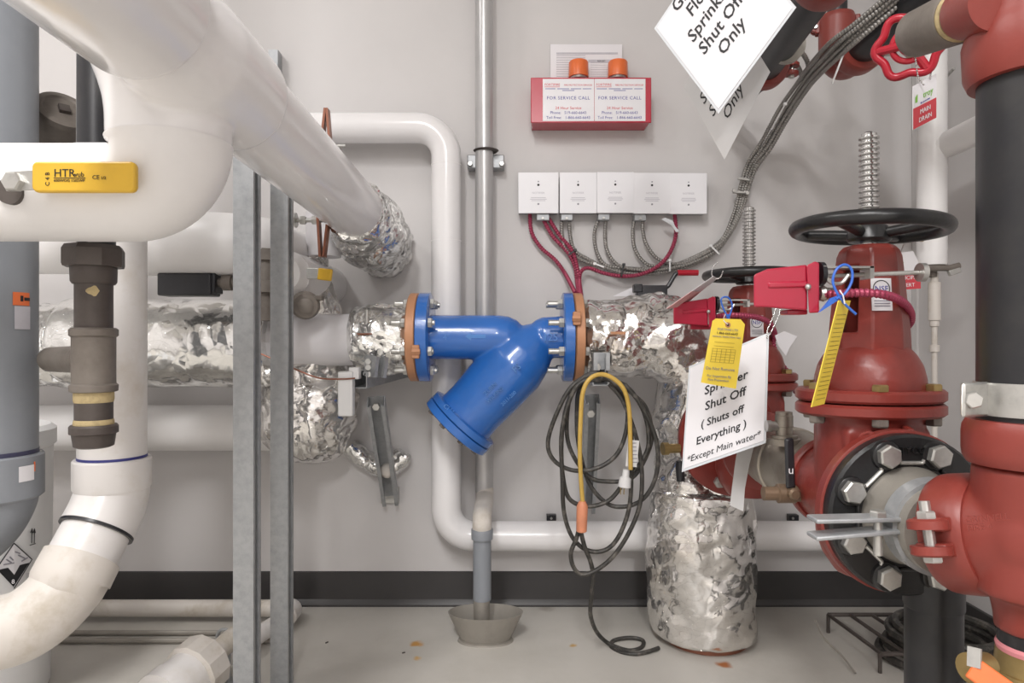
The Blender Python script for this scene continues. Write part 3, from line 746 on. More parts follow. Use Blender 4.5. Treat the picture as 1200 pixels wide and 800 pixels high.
# raised lettering and arrow of the casting
def arrow(b, x0, x1, y, w, d):
    pts = [(x0, y), (x0 + 7, y - 5), (x0 + 7, y - 2), (x1, y - 2), (x1, y + 2), (x0 + 7, y + 2), (x0 + 7, y + 5)]
    o = P(x0, y, d); k = d / F
    b.prism([((x - x0) * k, -(yy - y) * k) for x, yy in pts], o, ex, ez, .0035)
b = MB(); arrow(b, 545, 569, 394, 2, yf + .0015); b.build('raised_arrow', 'blue2', body, smooth=0)
text('4"', S(9, yf), P(519, 398, yf + .001), ex, ez, 'blue2', body, depth=.0032, name='raised_lettering')
text('125', S(12, yf), P(636, 399, yf + .001), ex, ez, 'blue2', body, depth=.0032, name='raised_lettering')
lu = V((.72, 0, .69)).normalized(); lv_ = V((-.69, 0, .72)).normalized()
yl = D - 39 * K
text('ZURN', S(7, yl), P(569, 463.5, yl + .001), lu, lv_, 'blue2', body, depth=.0032, name='raised_lettering')
text('WILKINS', S(6.4, yl), P(572, 472.5, yl + .001), lu, lv_, 'blue2', body, depth=.0032, name='raised_lettering')
text('FS', S(11, yl), P(604, 437, yl), lu, lv_, 'blue2', body, depth=.0032, name='raised_lettering')
text('2011-200', S(6, yl), P(589, 476, yl + .004), lu, lv_, 'blue2', body, depth=.0032, name='raised_lettering')
text('CH4', S(7, D), P(519, 476, D - 38 * K), V((.75, 0, -.66)), V((.66, 0, .75)), 'blue2', cov, depth=.0032, name='raised_lettering')

# --- copper coloured companion flanges
for nm, x0, x1, lab, s in (('l', 481, 492, 'copper coloured companion flange left of the blue strainer', 1), ('r', 670.5, 681.5, 'copper coloured companion flange right of the blue strainer', -1)):
    t = thing('companion_flange', lab, 'flange', B((x0 + x1) / 2, 447), 'companion flanges')
    b = MB(); b.lathe(B(x0, 395), (1, 0, 0), [(0, 49 * K), (1.5 * K, 51.5 * K), (10 * K, 51.5 * K), (11 * K, 50 * K)], 56); b.build('ring', 'copper', t)
    px = 487 if s > 0 else 676; py = 412 if s > 0 else 373
    MB().box(P(px, py, D - 50 * K), (9 * K, .02, 15 * K)).build('clamp_lug', 'copper', t, bevel=.003)
    bolt(t, P(px - 4 * s, py, D - 54 * K), (s, 0, 0), .0085, .02, m='copper', name='clamp_bolt')
    for i in range(8):
        a = R(22.5 + 45 * i); off = V((0, math.cos(a), math.sin(a))) * 41.5 * K
        if s > 0: bolt(t, B(480.5, 395) + off, (-1, 0, 0), .0125, .012, shank=.026, sr=.0078, name='nut')
        else: bolt(t, B(682, 395) + off, (1, 0, 0), .0125, .010, name='nut')

# --- foil elbow and riser to the floor
D = 1.87
t = thing('foil_riser', 'tall crumpled foil wrapped elbow and riser standing on the floor right of the strainer', 'pipe', V((P(822, 0, D).x, D, 0)))
xr = P(822, 0, D).x
path = rbend([P(682, 395, 1.855), V((xr, D, P(0, 395, D).z)), V((xr, D, .28))], .13, 14)
foil_tube('foil_elbow', path, lambda q: .100 + .022 * min(1, q / .3), 'foild', t, 31, amp=.014, sc=12, seg=110, step=.007)
foil_tube('foil_sleeve', [V((xr + .003, D, .42)), V((xr, D, .3)), V((xr, D, .16)), V((xr, D, .012))], lambda q: .132 + .014 * math.sin(q * 2.2), 'foild', t, 33, amp=.013, sc=8, seg=120, step=.007)
MB().lathe(V((xr + .01, D - .0, .0)), (0, 0, 1), [(0, .112), (.014, .112), (.02, .11)], 40).build('rusty_base', 'copperb', t)
b = MB(); b.box(P(724, 390, 1.855 - .117), (S(17, 1.74), .012, S(3, 1.74))); b.build('copper_clip', 'copper', t)
# small cock on the riser
b = MB(); b.lathe(P(796, 525, 1.72), (-1, -.2, 0), [(0, .012), (.03, .012), (.031, .016), (.045, .016)], 20); b.build('drain_cock', 'brass', t)
b = MB(); b.lathe(P(797, 540, 1.71), (0, 0, -1), [(0, .01), (.015, .012), (.05, .009)], 14); b.build('cock_handle', 'blackp', t)

# --- small black lever valve on top of the foil
D = 1.93
t = thing('lever_valve', 'small black lever valve with red handle grip above the foil elbow', 'valve', P(762, 345, D))
MB().box(P(763, 341, D), (S(36, D), .03, S(13, D))).build('body', 'blackp', t, bevel=.003)
MB().box(P(747, 338, D), (S(10, D), .034, S(10, D))).build('hub', 'blackp', t, bevel=.003)
MB().tube(rbend([P(760, 337, D), P(782, 337, D), P(792, 320, D), P(816, 319.5, D)], .015, 4), .006, 10).build('lever', 'blackp', t)
MB().cyl(P(794, 319.5, D), P(818, 319.5, D), .0085, 12).build('grip', 'redw', t)
sv = MB().box(P(763.5, 348, D - .022), (S(15, D), .002, S(8, D))).build('label_plate', 'paper', t)
text('o 88', S(6, D), P(757.5, 350, D - .0235), ex, ez, 'inkg', sv)
MB().tube([P(764, 345, D), P(764, 368, D)], .012, 14).build('stem', 'blackp', t)

# --- red sprinkler head cabinet
D = 2.02
t = thing('sprinkler_cabinet', 'red metal spare sprinkler cabinet with two white service labels', 'cabinet', P(692, 147, 2.06))
x0, x1 = P(622, 0, D).x, P(763, 0, D).x; z1, z0 = P(0, 92, D).z, P(0, 143.5, D).z
MB().box(((x0 + x1) / 2, (D + WALL) / 2, (z0 + z1) / 2 - .0), (x1 - x0 - .006, WALL - D, z1 - z0)).build('body', 'redb', t, bevel=.003)
MB().box(((x0 + x1) / 2, D - .001, (z0 + z1) / 2), (x1 - x0, .006, z1 - z0 + .004)).build('door', 'redb', t, bevel=.002)
for i, (a, bq) in enumerate(((636, 696), (696.5, 756))):
    xa, xb = P(a, 0, D).x, P(bq, 0, D).x; yy = D - .0045
    lb = MB().box(((xa + xb) / 2, yy, (z0 + z1) / 2), (xb - xa, .001, z1 - z0 - .006)).build('label', 'paper', t)
    k = D / F; cxm = (a + bq) / 2; yt = yy - .0006
    text('FORTIFIRE', 4.0 * k, P(a + 2, 100.5, yt), ex, ez, 'inkr', lb)
    text('FIRE PROTECTION SERVICES', 2.6 * k, P(bq - 2, 100.5, yt), ex, ez, 'inkr', lb, 'RIGHT')
    bb = MB()
    for c_, w_ in ((-21, 12), (-6, 14), (9, 12), (22, 10)): bb.box(P(cxm + c_, 104, yt), (w_ * k, .0004, .7 * k))
    bb.box(P(cxm, 106, yt), (14 * k, .0004, .7 * k)); bb.build('fine_print', 'inkb', lb, smooth=0)
    text('FOR SERVICE CALL', 5.4 * k, P(cxm, 116.5, yt), ex, ez, 'inkb', lb, 'CENTER', space=1.12)
    text('24 Hour Service', 4.6 * k, P(cxm, 128, yt), ex, ez, 'inkr', lb, 'CENTER')
    text('Phone:   519-660-6643', 4.6 * k, P(cxm, 133.5, yt), ex, ez, 'inkb', lb, 'CENTER')
    text('Toll Free:   1-866-660-6643', 4.6 * k, P(cxm, 139.2, yt), ex, ez, 'inkb', lb, 'CENTER')
    MB().box(P(a + 11, 101.8, yt), (18 * k, .0006, .5 * k)).build('rule', 'inkr', lb)
# paper behind
D = 2.092
t = thing('paper_form', 'printed white paper form standing behind the red cabinet', 'paper', P(687, 92, D))
sh = MB().box(P(687, 80, D), (S(84, D), .002, S(56, D))).build('sheet', 'paper', t)
yt = D - .0014; k = D / F
b = MB()
for j in range(10):
    y = 65 + j * 2.7
    b.box(P(669, y, yt), (34 * k, .0006, .8 * k))
    if j > 1: b.box(P(710, y + 3, yt), (36 * k, .0006, .5 * k))
b.build('print_lines', 'inkl', sh, smooth=0)
MB().box(P(688, 62.5, yt), (72 * k, .0006, 2.2 * k)).build('print_bar', 'inkl', sh)
MB().box(P(706, 71.5, yt), (33 * k, .0006, 3.4 * k)).build('print_bar', 'inkl', sh)
text('REPORT', 2.6 * k, P(700, 72.5, yt - .0004), ex, ez, 'ink', sh)
# orange caps on the cabinet
D = 2.065
t = thing('orange_cap', 'orange plastic sprinkler cap, the left one on top of the red cabinet', 'cap', P(678, 93, D), 'orange caps on the red cabinet')
b = MB(); k = D / F
b.lathe(P(678, 91, D), (0, 0, 1), [(0, 11.7 * k), (17 * k, 11.4 * k), (18.5 * k, 10.5 * k), (18.5 * k, 8 * k)], 32); b.build('cap', 'orange', t)
b = MB(); b.lathe(P(678, 93, D), (0, 0, 1), [(0, 9 * k), (3 * k, 10 * k)], 24); b.build('neck', 'zinc', t)
copy_thing(t, (S(46, D), 0, 0), 'orange plastic sprinkler cap, the right one on top of the red cabinet')

# --- five white junction boxes
D = 2.05; k = D / F
labs = ['white square junction box, leftmost of the five in a row', 'white square junction box, second from the left in the row of five', 'white square junction box in the middle of the row of five',
        'white square junction box, fourth from the left in the row of five', 'white square junction box, rightmost of the five, with the red cable']
t = thing('junction_box', labs[1], 'junction box', P(677.5, 251, 2.07), 'junction boxes in a row')
b = MB(); b.box(P(677.5, 226, D) + V((0, .027, 0)), (42 * k, .046, 44 * k)); b.build('back_box', 'galv', t)
cv = MB().box(P(677.5, 226, D) + V((0, .001, 0)), (43.4 * k, .006, 48 * k)).build('cover', 'box', t, bevel=.0015)
for py, r in ((212.7, .8), (216.6, 1.3), (239, 1.1)):
    MB().lathe(P(677.5, py, D - .0018), (0, -1, 0), [(0, r * k), (.001, r * k)], 12).build('screw', 'ink' if r > 1.2 else 'inkg', cv)
text('NOTIFIER', 3.2 * k, P(677.5, 227, D - .0021), ex, ez, 'inkl', cv, 'CENTER')
b = MB()
for py, hw in ((231.5, 8), (233.3, 9), (235, 7.5)): b.box(P(677.5, py, D - .0021), (2 * hw * k, .0004, .7 * k))
b.build('fine_print', 'inkl', cv, smooth=0)
cn = MB().box(P(664, 255, 2.07), (14 * k, .026, 8 * k)).build('cable_clamp', 'galv', t, bevel=.002)
bolt(cn, P(664, 255.5, 2.056), (0, -1, 0), .004, .003)
for i, px in ((0, 631), (2, 721), (3, 764), (4, 806.8)):
    c = copy_thing(t, ((px - 677.5) * k, 0, (0, 0, .001, -.001, -.002)[i]), labs[i])
    if i == 0: c.scale = (1.09, 1, 1)
    for ch in list(c.children):
        if ch.name.startswith('cable_clamp'):
            if i == 0: ch.location.x += 18 * k
            if i == 4:
                for g in list(ch.children): bpy.data.objects.remove(g)
                bpy.data.objects.remove(ch)
t['label'] = labs[1]

# --- armoured cables
def cab(name, m, pts, lab, r=.0058, grp='armoured cables'):
    b = MB(); armoured(b, spline([P(*p) for p in pts], 8), r)
    o = b.build(name, m, smooth=40); tag(o, lab, 'cable', grp); return o
W = 2.075
red = [([(621, 250, W), (623, 272, W), (634, 290, W), (650, 304, W), (662, 320, W), (674, 343, 2.0)], 'red armoured cable from under the leftmost junction box, the outermost one'),
       ([(636, 256, W), (648, 277, W), (664, 294, W), (673, 310, W), (676, 328, W), (678, 344, 2.0)], 'red armoured cable from the leftmost box clamp, the left of the pair'),
       ([(643, 256, W), (656, 276, W), (670, 293, W - .008), (676, 312, W - .012), (678.5, 330, W - .01), (681, 346, 1.99)], 'red armoured cable from the leftmost box clamp, the right of the pair'),
       ([(790.5, 250, W), (792, 275, W), (785, 296, W - .01), (772, 311, W - .02), (752, 321, W - .022), (730, 323.5, W - .022), (708, 320, W - .02), (690, 314, W - .015), (681, 318, W - .015), (679, 330, W - .02), (681, 347, 1.98)], 'red armoured cable looping from the rightmost junction box')]
for p, l in red: cab('red_cable', 'redcab', p, l, .0062, 'red armoured cables')
ends = [((1044, -8, 1.400), (1003, 27, 1.480), (972, 51, 1.560), (948, 78, 1.696), (934, 98, 1.816), (913, 128, 1.940), (893, 165, 2.020), (877, 190, W), (869, 213, W)),
        ((1053, -8, 1.400), (1010, 28, 1.470), (976, 56, 1.560), (952, 82, 1.704), (938, 102, 1.824), (917, 133, 1.940), (897, 168, 2.020), (880, 192, W), (872, 215, W)),
        ((1062, -8, 1.400), (1018, 28, 1.470), (985, 57, 1.550), (956, 86, 1.702), (940, 106, 1.822), (920, 137, 1.930), (900, 171, 2.010), (883, 194, W), (875, 216, W)),
        ((1070, -8, 1.400), (1024, 31, 1.460), (990, 60, 1.540), (958, 90, 1.710), (942, 110, 1.830), (922, 141, 1.930), (903, 174, 2.010), (886, 197, W), (878, 218, W)),
        ((1049, -8, 1.420), (1006, 32, 1.500), (974, 60, 1.580), (950, 86, 1.732), (936, 106, 1.852), (915, 138, 1.960), (895, 172, 2.030), (878, 196, W + .008), (870, 216, W + .008)),
        ((1058, -8, 1.420), (1014, 34, 1.500), (980, 63, 1.586), (954, 92, 1.744), (938, 112, 1.860), (918, 144, 1.960), (899, 177, 2.030), (882, 200, W + .008), (874, 219, W + .008))]
starts = [('second', 'left', [(658, 258, W), (659, 278, W), (664, 293, W), (680, 304, W), (697, 310, W), (720, 316.5, W), (760, 318, W), (800, 310.5, W), (830, 297, W), (848, 278, W), (860, 250, W), (865, 230, W)]),
          ('second', 'right', [(667, 258, W), (668.5, 278, W), (674, 294, W), (690, 304, W), (706, 312, W), (728, 319, W - .01), (762, 320.5, W - .01), (802, 313.5, W), (833, 299, W), (851, 280, W), (863, 252, W), (868, 232, W)]),
          ('middle', 'left', [(701, 258, W), (697, 270, W), (697, 285, W), (702, 301, W), (711, 311, W), (732, 314, W), (764, 314.5, W), (803, 307.5, W + .004), (834, 292, W + .004), (851, 275, W), (865, 250, W), (871, 232, W)]),
          ('middle', 'right', [(710, 258, W), (709, 275, W), (711, 292, W), (720, 307, W), (735, 314.5, W - .012), (765, 316.5, W - .014), (804, 310, W - .012), (835, 296, W - .01), (853, 277, W - .01), (867, 252, W - .01), (874, 232, W)]),
          ('fourth', 'left', [(743, 258, W), (741.5, 272, W), (743, 288, W), (750, 302, W), (762, 311, W), (785, 311, W + .008), (806, 304.5, W + .008), (836, 289, W + .008), (853, 272, W + .008), (863, 246, W + .008), (866, 231, W + .008)]),
          ('fourth', 'right', [(753, 258, W), (753.5, 272, W), (758, 287, W), (768, 301, W), (782, 308.5, W), (795, 309, W - .012), (809, 305.5, W - .012), (838, 290, W - .012), (855, 273, W - .012), (867, 247, W - .01), (871, 232, W)])]
for (which, side, s), e in zip(starts, ends):
    cab('steel_cable', 'greycab', s + list(reversed(e)), f'grey armoured cable, {side} one under the {which} junction box' + ('' if which == 'middle' else ' from the left'), .0056, 'grey armoured cables')
# two extra tails up at the red couplings
cab('steel_cable', 'greycab', [(940, 92, 1.84), (936, 80, 1.8), (927, 66, 1.77), (920, 56, 1.75)], 'short grey cable tail leaving the bundle at the tie, left of the pair', .006)
cab('steel_cable', 'greycab', [(944, 90, 1.83), (947, 76, 1.8), (940, 62, 1.77), (926, 50, 1.75)], 'short grey cable tail leaving the bundle at the tie, right of the pair', .006)
def tie(p0, p1, m, lab, w=.005):
    b = MB(); b.bar(P(*p0), P(*p1), w, .004, (0, -1, 0)); c = P(*p0); b.box(c, (.009, .008, .008))
    o = b.build('cable_tie', m, bevel=.001); tag(o, lab, 'cable tie', 'cable ties')
tie((697, 309, 2.055), (708, 313, 2.055), 'white', 'white cable tie on the grey cables under the second junction box')
tie((785, 305, 2.05), (785, 318, 2.05), 'white', 'white cable tie on the cables right of the fourth box clamp')
tie((833, 288, 2.05), (843, 298, 2.05), 'white', 'white cable tie where the cable bundle starts to climb')
tie((731, 310, 2.045), (728, 324, 2.045), 'blackp', 'black cable tie joining the red cable to the grey cables')
tie((674, 293, 2.05), (666, 299, 2.05), 'blackp', 'black cable tie around the three red cables')
tie((996, 44, 1.55), (975, 98, 1.56), 'white', 'long pale cable tie tail hanging in front of the red coupling', .004)
tie((920, 122, 1.88), (904, 152, 1.94), 'white', 'pale cable tie tail along the rising bundle', .004)
tie((938, 91, 1.79), (947, 97, 1.79), 'white', 'pale cable tie gathering the bundle at the split')
t = thing('cable_strap', 'small galvanised strap holding the cable bundle to the wall', 'strap', P(869, 214, 2.06))
MB().bar(P(859, 225, 2.058), P(877, 226, 2.058), .012, .006, (0, 0, 1)).build('strap', 'zinc', t)
for px, py in ((860, 223.5), (875, 226)): bolt(t, P(px, py, 2.055), (0, -1, 0), .007, .006)
MB().bar(P(865, 209, 2.058), P(878, 211, 2.058), .010, .006, (0, 0, 1)).build('clip', 'zinc', t)
t = thing('frayed_tape', 'wisp of clear tape on the red cable under the rightmost box', 'tape', P(785, 262, 2.05))
b = MB(); b.prism([(0, 0), (9, -3), (12, -10), (17, -16), (13, -17), (8, -9), (-4, -2)], P(779, 255, 2.045), ex * k, ez * k, .001); b.build('strip', 'lam', t, smooth=0)

# ================================================================== CORDS
D = 1.66
def cord(name, m, pts, r, parent): return MB().tube(spline([P(*p) for p in pts], 10), r, 10).build(name, m, parent)
t = thing('black_extension_cord', 'long black extension cord looped over the bracket, trailing to the floor', 'cord', P(705, 450, D))
d1 = D; 
loops = [
 [(706, 443, d1), (690, 440, d1), (668, 455, d1 - .01), (650, 490, d1 - .01), (642, 520, d1), (650, 540, d1), (672, 551, d1), (700, 548, d1), (722, 533, d1), (733, 508, d1), (735, 480, d1), (726, 455, d1), (712, 443, d1)],
 [(712, 443, d1), (694, 437, d1 + .01), (676, 450, d1 + .01), (663, 480, d1 + .01), (658, 520, d1 + .01), (660, 560, d1), (668, 585, d1), (690, 593, d1), (715, 585, d1), (735, 560, d1), (752, 540, d1 + .01), (760, 520, d1 + .01), (757, 490, d1 + .01), (745, 465, d1 + .01), (730, 450, d1 + .01), (708, 444, d1 + .01)],
 [(708, 444, d1 + .015), (688, 440, d1 + .02), (670, 458, d1 + .02), (664, 500, d1 + .02), (670, 530, d1 + .02), (690, 558, d1 + .02), (712, 564, d1 + .02), (740, 560, d1 + .02), (757, 535, d1 + .02), (764, 508, d1 + .02), (757, 478, d1 + .02), (742, 462, d1 + .02), (722, 446, d1 + .02)],
 [(722, 446, d1 + .025), (700, 442, d1 + .03), (680, 455, d1 + .03), (676, 480, d1 + .03), (678, 520, d1 + .03), (690, 565, d1 + .03), (712, 590, d1 + .02), (735, 593, d1 + .01), (755, 583, d1), (768, 560, d1), (771, 530, d1), (764, 500, d1), (748, 470, d1), (732, 450, d1)],
 [(704, 446, d1 - .01), (682, 447, d1 - .015), (667, 470, d1 - .015), (658, 510, d1 - .015), (659, 560, d1 - .01), (661, 600, d1), (670, 628, d1), (685, 643, d1), (703, 646, d1), (718, 638, d1), (730, 618, d1), (738, 590, d1), (740, 550, d1), (739, 500, d1), (730, 465, d1), (714, 450, d1)],
 [(714, 450, d1 - .006), (730, 470, d1 - .01), (745, 510, d1 - .01), (752, 550, d1 - .01), (750, 590, d1 - .01), (738, 622, d1 - .01), (720, 650, d1 - .01), (700, 667, d1 - .01), (682, 673, d1 - .01), (672, 664, d1 - .01), (669, 648, d1 - .01), (675, 632, d1 - .01), (679, 618, d1 - .012)],
]
for l in loops: cord('cable_loop', 'rubber', l, .0054, t)
dfl = CZ * F / (762 - 400.)
cord('cable_tail', 'rubber', [(680, 620, d1 - .02), (685, 640, d1 - .02), (692, 658, d1 - .01), (695, 675, d1), (693, 700, d1 + .01), (692, 720, d1 + .04), (698, 738, d1 + .09), (708, 750, 1.80), (720, 757, 1.805), (738, 762, 1.79), (752, 758, 1.80), (753, 750, 1.84), (738, 747, 1.85), (720, 750, 1.84), (716, 757, 1.81), (728, 764, 1.775), (745, 766, 1.76), (760, 763, 1.77), (772, 759, 1.79)], .0054, t)
tg = MB().box(P(741, 531, D - .02), (S(13, D), .002, S(31, D)), (V((.99, 0, -.1)), V((0, 1, 0)), V((.1, 0, .99)))).build('paper_tag', 'paperg', t)
b = MB()
for j in range(6): b.box(P(741 + j * .3, 519 + j * 4.5, D - .0215), (S(9, D), .0005, S(.9, D)))
b.build('print_lines', 'inkg', tg, smooth=0)
b = MB(); b.lathe(P(734, 550, D - .02), (-.12, 0, -1), [(0, .008), (S(8, D), .009), (S(10, D), .014), (S(20, D), .016), (S(21, D), .012)], 14); pl = b.build('clear_plug', 'paperg', t)
b = MB()
for px in (727.5, 731.5): b.bar(P(px, 570, D - .02), P(px - .5, 579, D - .02), .004, .0018)
b.build('prongs', 'brass', pl)
t = thing('yellow_extension_cord', 'yellow cord end with a faded orange plug hanging in front of the black loops', 'cord', P(681, 610, D - .05))
cord('cable', 'ycord', [(739, 550, D - .03), (738.5, 510, D - .03), (737, 478, D - .035), (731, 456, D - .04), (718, 443, D - .04), (704, 438.5, D - .04), (691, 444, D - .045), (683, 460, D - .05), (680.5, 490, D - .05), (679.5, 530, D - .05), (681, 565, D - .05), (683, 590, D - .05)], .0054, t)
b = MB(); b.lathe(P(682.5, 587, D - .05), (-.03, 0, -1), [(0, .008), (S(3, D), .011), (S(6, D), .0135), (S(34, D), .0125), (S(35, D), .010)], 16); b.build('plug', 'orangep', t)

# ================================================================== BACKFLOW LINE: GATE VALVES
AX = .563; AZ = .564
def gate_valve(label, yc, wheel_r, tilt, front, nsf, rear_r, front_r, front_y, rear_y, f, stem_top):
    def Z(z): return .735 + (z - .735) * f
    t = thing('gate_valve', label, 'valve', (AX, yc, AZ - .14), 'red gate valves')
    dx = (1.0 - yc / 1.096) * .0
    c = V((AX + .010, yc, 0))
    # body
    b = MB()
    b.lathe(c + V((0, 0, .44)), (0, 0, 1), [(0, .05), (.03, .07), (.06, .079), (.245, .079), (.262, .088)], 40)
    b.cyl(V((AX, rear_y, AZ)), V((AX, front_y, AZ)), .072, 40)
    b.box(c + V((0, 0, .60)), (.13, .12, .15))
    b.build('body', 'red', t, remesh=.004, sm=8)
    # bonnet flange pair (oval) and bolts
    for z0, h in ((.694, .0195), (.716, .0195)):
        b = MB(); b.lathe(c + V((0, 0, z0)), (0, 0, 1), [(0, .107), (.004, .112), (h - .004, .112), (h, .107)], 56, 1, .86); b.build('bonnet_flange', 'red', t)
    for i in range(6):
        a = R(60 * i + 15)
        p = c + V((.096 * math.cos(a), .083 * math.sin(a), 0))
        bolt(t, p + V((0, 0, .7355)), (0, 0, 1), .0125, .010, m='brass', name='bonnet_bolt')
        bolt(t, p + V((0, 0, .694)), (0, 0, -1), .0125, .012, m='irond', name='bonnet_nut')
    # dome
    b = MB(); b.lathe(c + V((0, 0, .728)), (0, 0, 1), [(0, .082), (.022, .0815), (.045, .076), (.063, .066), (.08, .05)], 48)
    b.build('bonnet', 'red', t, remesh=.004, sm=6)
    # yoke tower: eight-sided shell, open window on the left
    b = MB(); zs = [(.80, .0655), (.835, .064), (.945, .0535), (.962, .0515), (.972, .0475), (.980, .040), (.981, .018)]
    vs = []; fs = []
    for z, r in zs:
        for i in range(16):
            a = R(22.5 + 22.5 * i); rr = r * .93 * (1 if i % 2 == 0 else .924)
            vs.append(c + V((rr * math.cos(a), rr * math.sin(a), Z(z) - .006)))
    for j in range(len(zs) - 1):
        for i in range(16):
            if j == 1 and i in (7, 8, 15, 0): continue
            k2 = (i + 1) % 16; fs.append((j * 16 + i, j * 16 + k2, j * 16 + 16 + k2, j * 16 + 16 + i))
    b.add(vs, fs); o = b.build('yoke', 'red', t, smooth=20)
    md = o.modifiers.new('solid', 'SOLIDIFY'); md.thickness = .012; md.offset = -1
    md = o.modifiers.new('bevel', 'BEVEL'); md.width = .004; md.segments = 2; md.limit_method = 'ANGLE'; md.angle_limit = R(25)
    # NSF sticker on the front yoke face
    nrm = V((0, -1, .09)).normalized(); u = V((1, 0, 0)); v = nrm.cross(u)
    pc = c + V((nsf[0], -.0520, nsf[1]))
    s_ = MB().box(pc, (.031, .0015, .05), (u, nrm, v)).build('certification_sticker', 'paper', t)
    MB().tube(ring(pc + nrm * .001 + v * .009, nrm, .0125, 0, 32), .0007, 6, closed=True).build('sticker_ring', 'ink', s_)
    text('NSF', .0125, pc + nrm * .0009 + v * .0045, u, v, 'inkb', s_, 'CENTER')
    b = MB()
    for q in range(3): b.box(pc + nrm * .001 - v * (.010 + .004 * q), (.024, .0008, .0016), (u, nrm, v))
    b.build('sticker_print', 'inkg', s_)
    # stem
    pr = [(0, .011)]; z = 0
    while z < stem_top - Z(.98): pr += [(z + .001, .0115), (z + .003, .0155), (z + .0055, .0155), (z + .0075, .0115)]; z += .0085
    pr += [(z + .003, .0115), (z + .006, .006)]
    MB().lathe(c + V((0, 0, Z(.972))), (0, 0, 1), pr, 20).build('stem', 'chrome', t, smooth=50)
    MB().cyl(c + V((0, 0, .78)), c + V((0, 0, Z(.98))), .0125, 16).build('lower_stem', 'chrome', t)
    # handwheel
    wz = Z(.995); wn = V((math.sin(tilt), 0, math.cos(tilt)))
    wc = c + V((0, 0, wz))
    wh = MB().tube(ring(wc + wn * .008, wn, wheel_r - .011, 0, 64), .0115, 14, closed=True).build('handwheel', 'blackf', t)
    u, v, n = frame(wn)
    for i in range(4):
        a = R(90 * i + 38); dv = u * math.cos(a) + v * math.sin(a)
        MB().tube([wc + dv * .018 + n * -.002, wc + dv * (wheel_r - .012) + n * .008], .0085, 12).build('spoke', 'blackf', wh)
    MB().lathe(wc - n * .014, n, [(0, .030), (.004, .033), (.02, .030), (.026, .026)], 28).build('wheel_hub', 'blackf', wh)
    MB().hexa(wc + n * .012, n, .022, .012).build('stem_nut', 'lgreen', t)
    # flanges
    b = MB(); b.lathe(V((AX, rear_y, AZ)), (0, -1, 0), [(0, rear_r - .003), (.003, rear_r), (.019, rear_r), (.022, rear_r - .003)], 56); b.build('rear_flange', 'red', t)
    b = MB(); b.lathe(V((AX, front_y + .02, AZ)), (0, -1, 0), [(0, front_r - .003), (.003, front_r), (.019, front_r), (.020, front_r - .003)], 56); b.build('front_flange', 'red', t)
    # ribs on top of the flange
    MB().bar(c + V((.02, 0, .69)), V((AX + .02, front_y + .012, AZ + front_r - .01)), .010, .02).build('rib', 'red', t, bevel=.003)
    return t
v1 = gate_valve('large red gate valve with a wide black handwheel, nearest the camera', 1.096, .120, R(2.2), True, (-.008, .882), .078, .1185, .985, 1.21, .955, 1.146)
v2 = gate_valve('smaller-looking red gate valve farther back, behind the white shut off sign', 1.65, .110, R(-.5), True, (.0, .846), .143, .088, 1.53, 1.735, .875, 1.13)
# bolts on valve 2 rear flange
for i in range(8):
    a = R(22.5 + 45 * i); p = V((AX + .115 * math.cos(a), 1.713, AZ + .115 * math.sin(a)))
    bolt(v2, p, (0, -1, 0), .0145, .012, name='flange_nut', shank=.01)
# raised name on valve 1 body
text('CW', .035, V((AX - .055, 1.096 - .0885, .655)), V((.93, -.36, 0)), ez, 'red', v1, depth=.004, name='raised_lettering')

# black flange with grooved neck on valve 1
t = thing('black_flange', 'black cast flange with eight hex bolts on the front of the nearest red valve', 'flange', (AX, .97, AZ - .115))
FC = V((AX, .965, AZ)); fr = .1145
b = MB(); b.lathe(FC + V((0, -.001, 0)), (0, 1, 0), [(0, fr - .004), (.004, fr), (.021, fr), (.022, fr - .003)], 64); b.build('disc', 'blackf', t)
b = MB(); b.lathe(FC, (0, -1, 0), [(0, .070), (.012, .066), (.04, .0585), (.085, .0572)], 48); nk = b.build('neck', 'funnel', t)
for i in range(8):
    a = R(22.5 + 45 * i); e = V((math.cos(a), 0, math.sin(a)))
    b = MB(); b.lathe(FC + e * .092, (0, -1, 0), [(0, .022), (.005, .020), (.006, .018)], 20); b.build('boss', 'blackf', t)
    bolt(t, FC + e * .092 + V((0, -.005, 0)), (0, -1, 0), .0165, .013, name='bolt', rot=R(i * 17))
    a2 = R(45 * i); e2 = V((math.cos(a2), 0, math.sin(a2))); q2 = V((-e2.z, 0, e2.x))
    b = MB()
    for w1, r1, w2, r2 in ((-.022, .090, -.016, .075), (-.016, .075, .016, .075), (.016, .075, .022, .090)):
        b.tube([FC + e2 * r1 + q2 * w1 + V((0, -.003, 0)), FC + e2 * r2 + q2 * w2 + V((0, -.003, 0))], .0028, 8)
    b.build('raised_rib', 'zinc' if i in (2, 3, 5) else 'blackf', t)
text('TYCO', .014, FC + V((-.017, -.0015, .088)), ex, ez, 'blackf', t, depth=.003, name='raised_lettering')
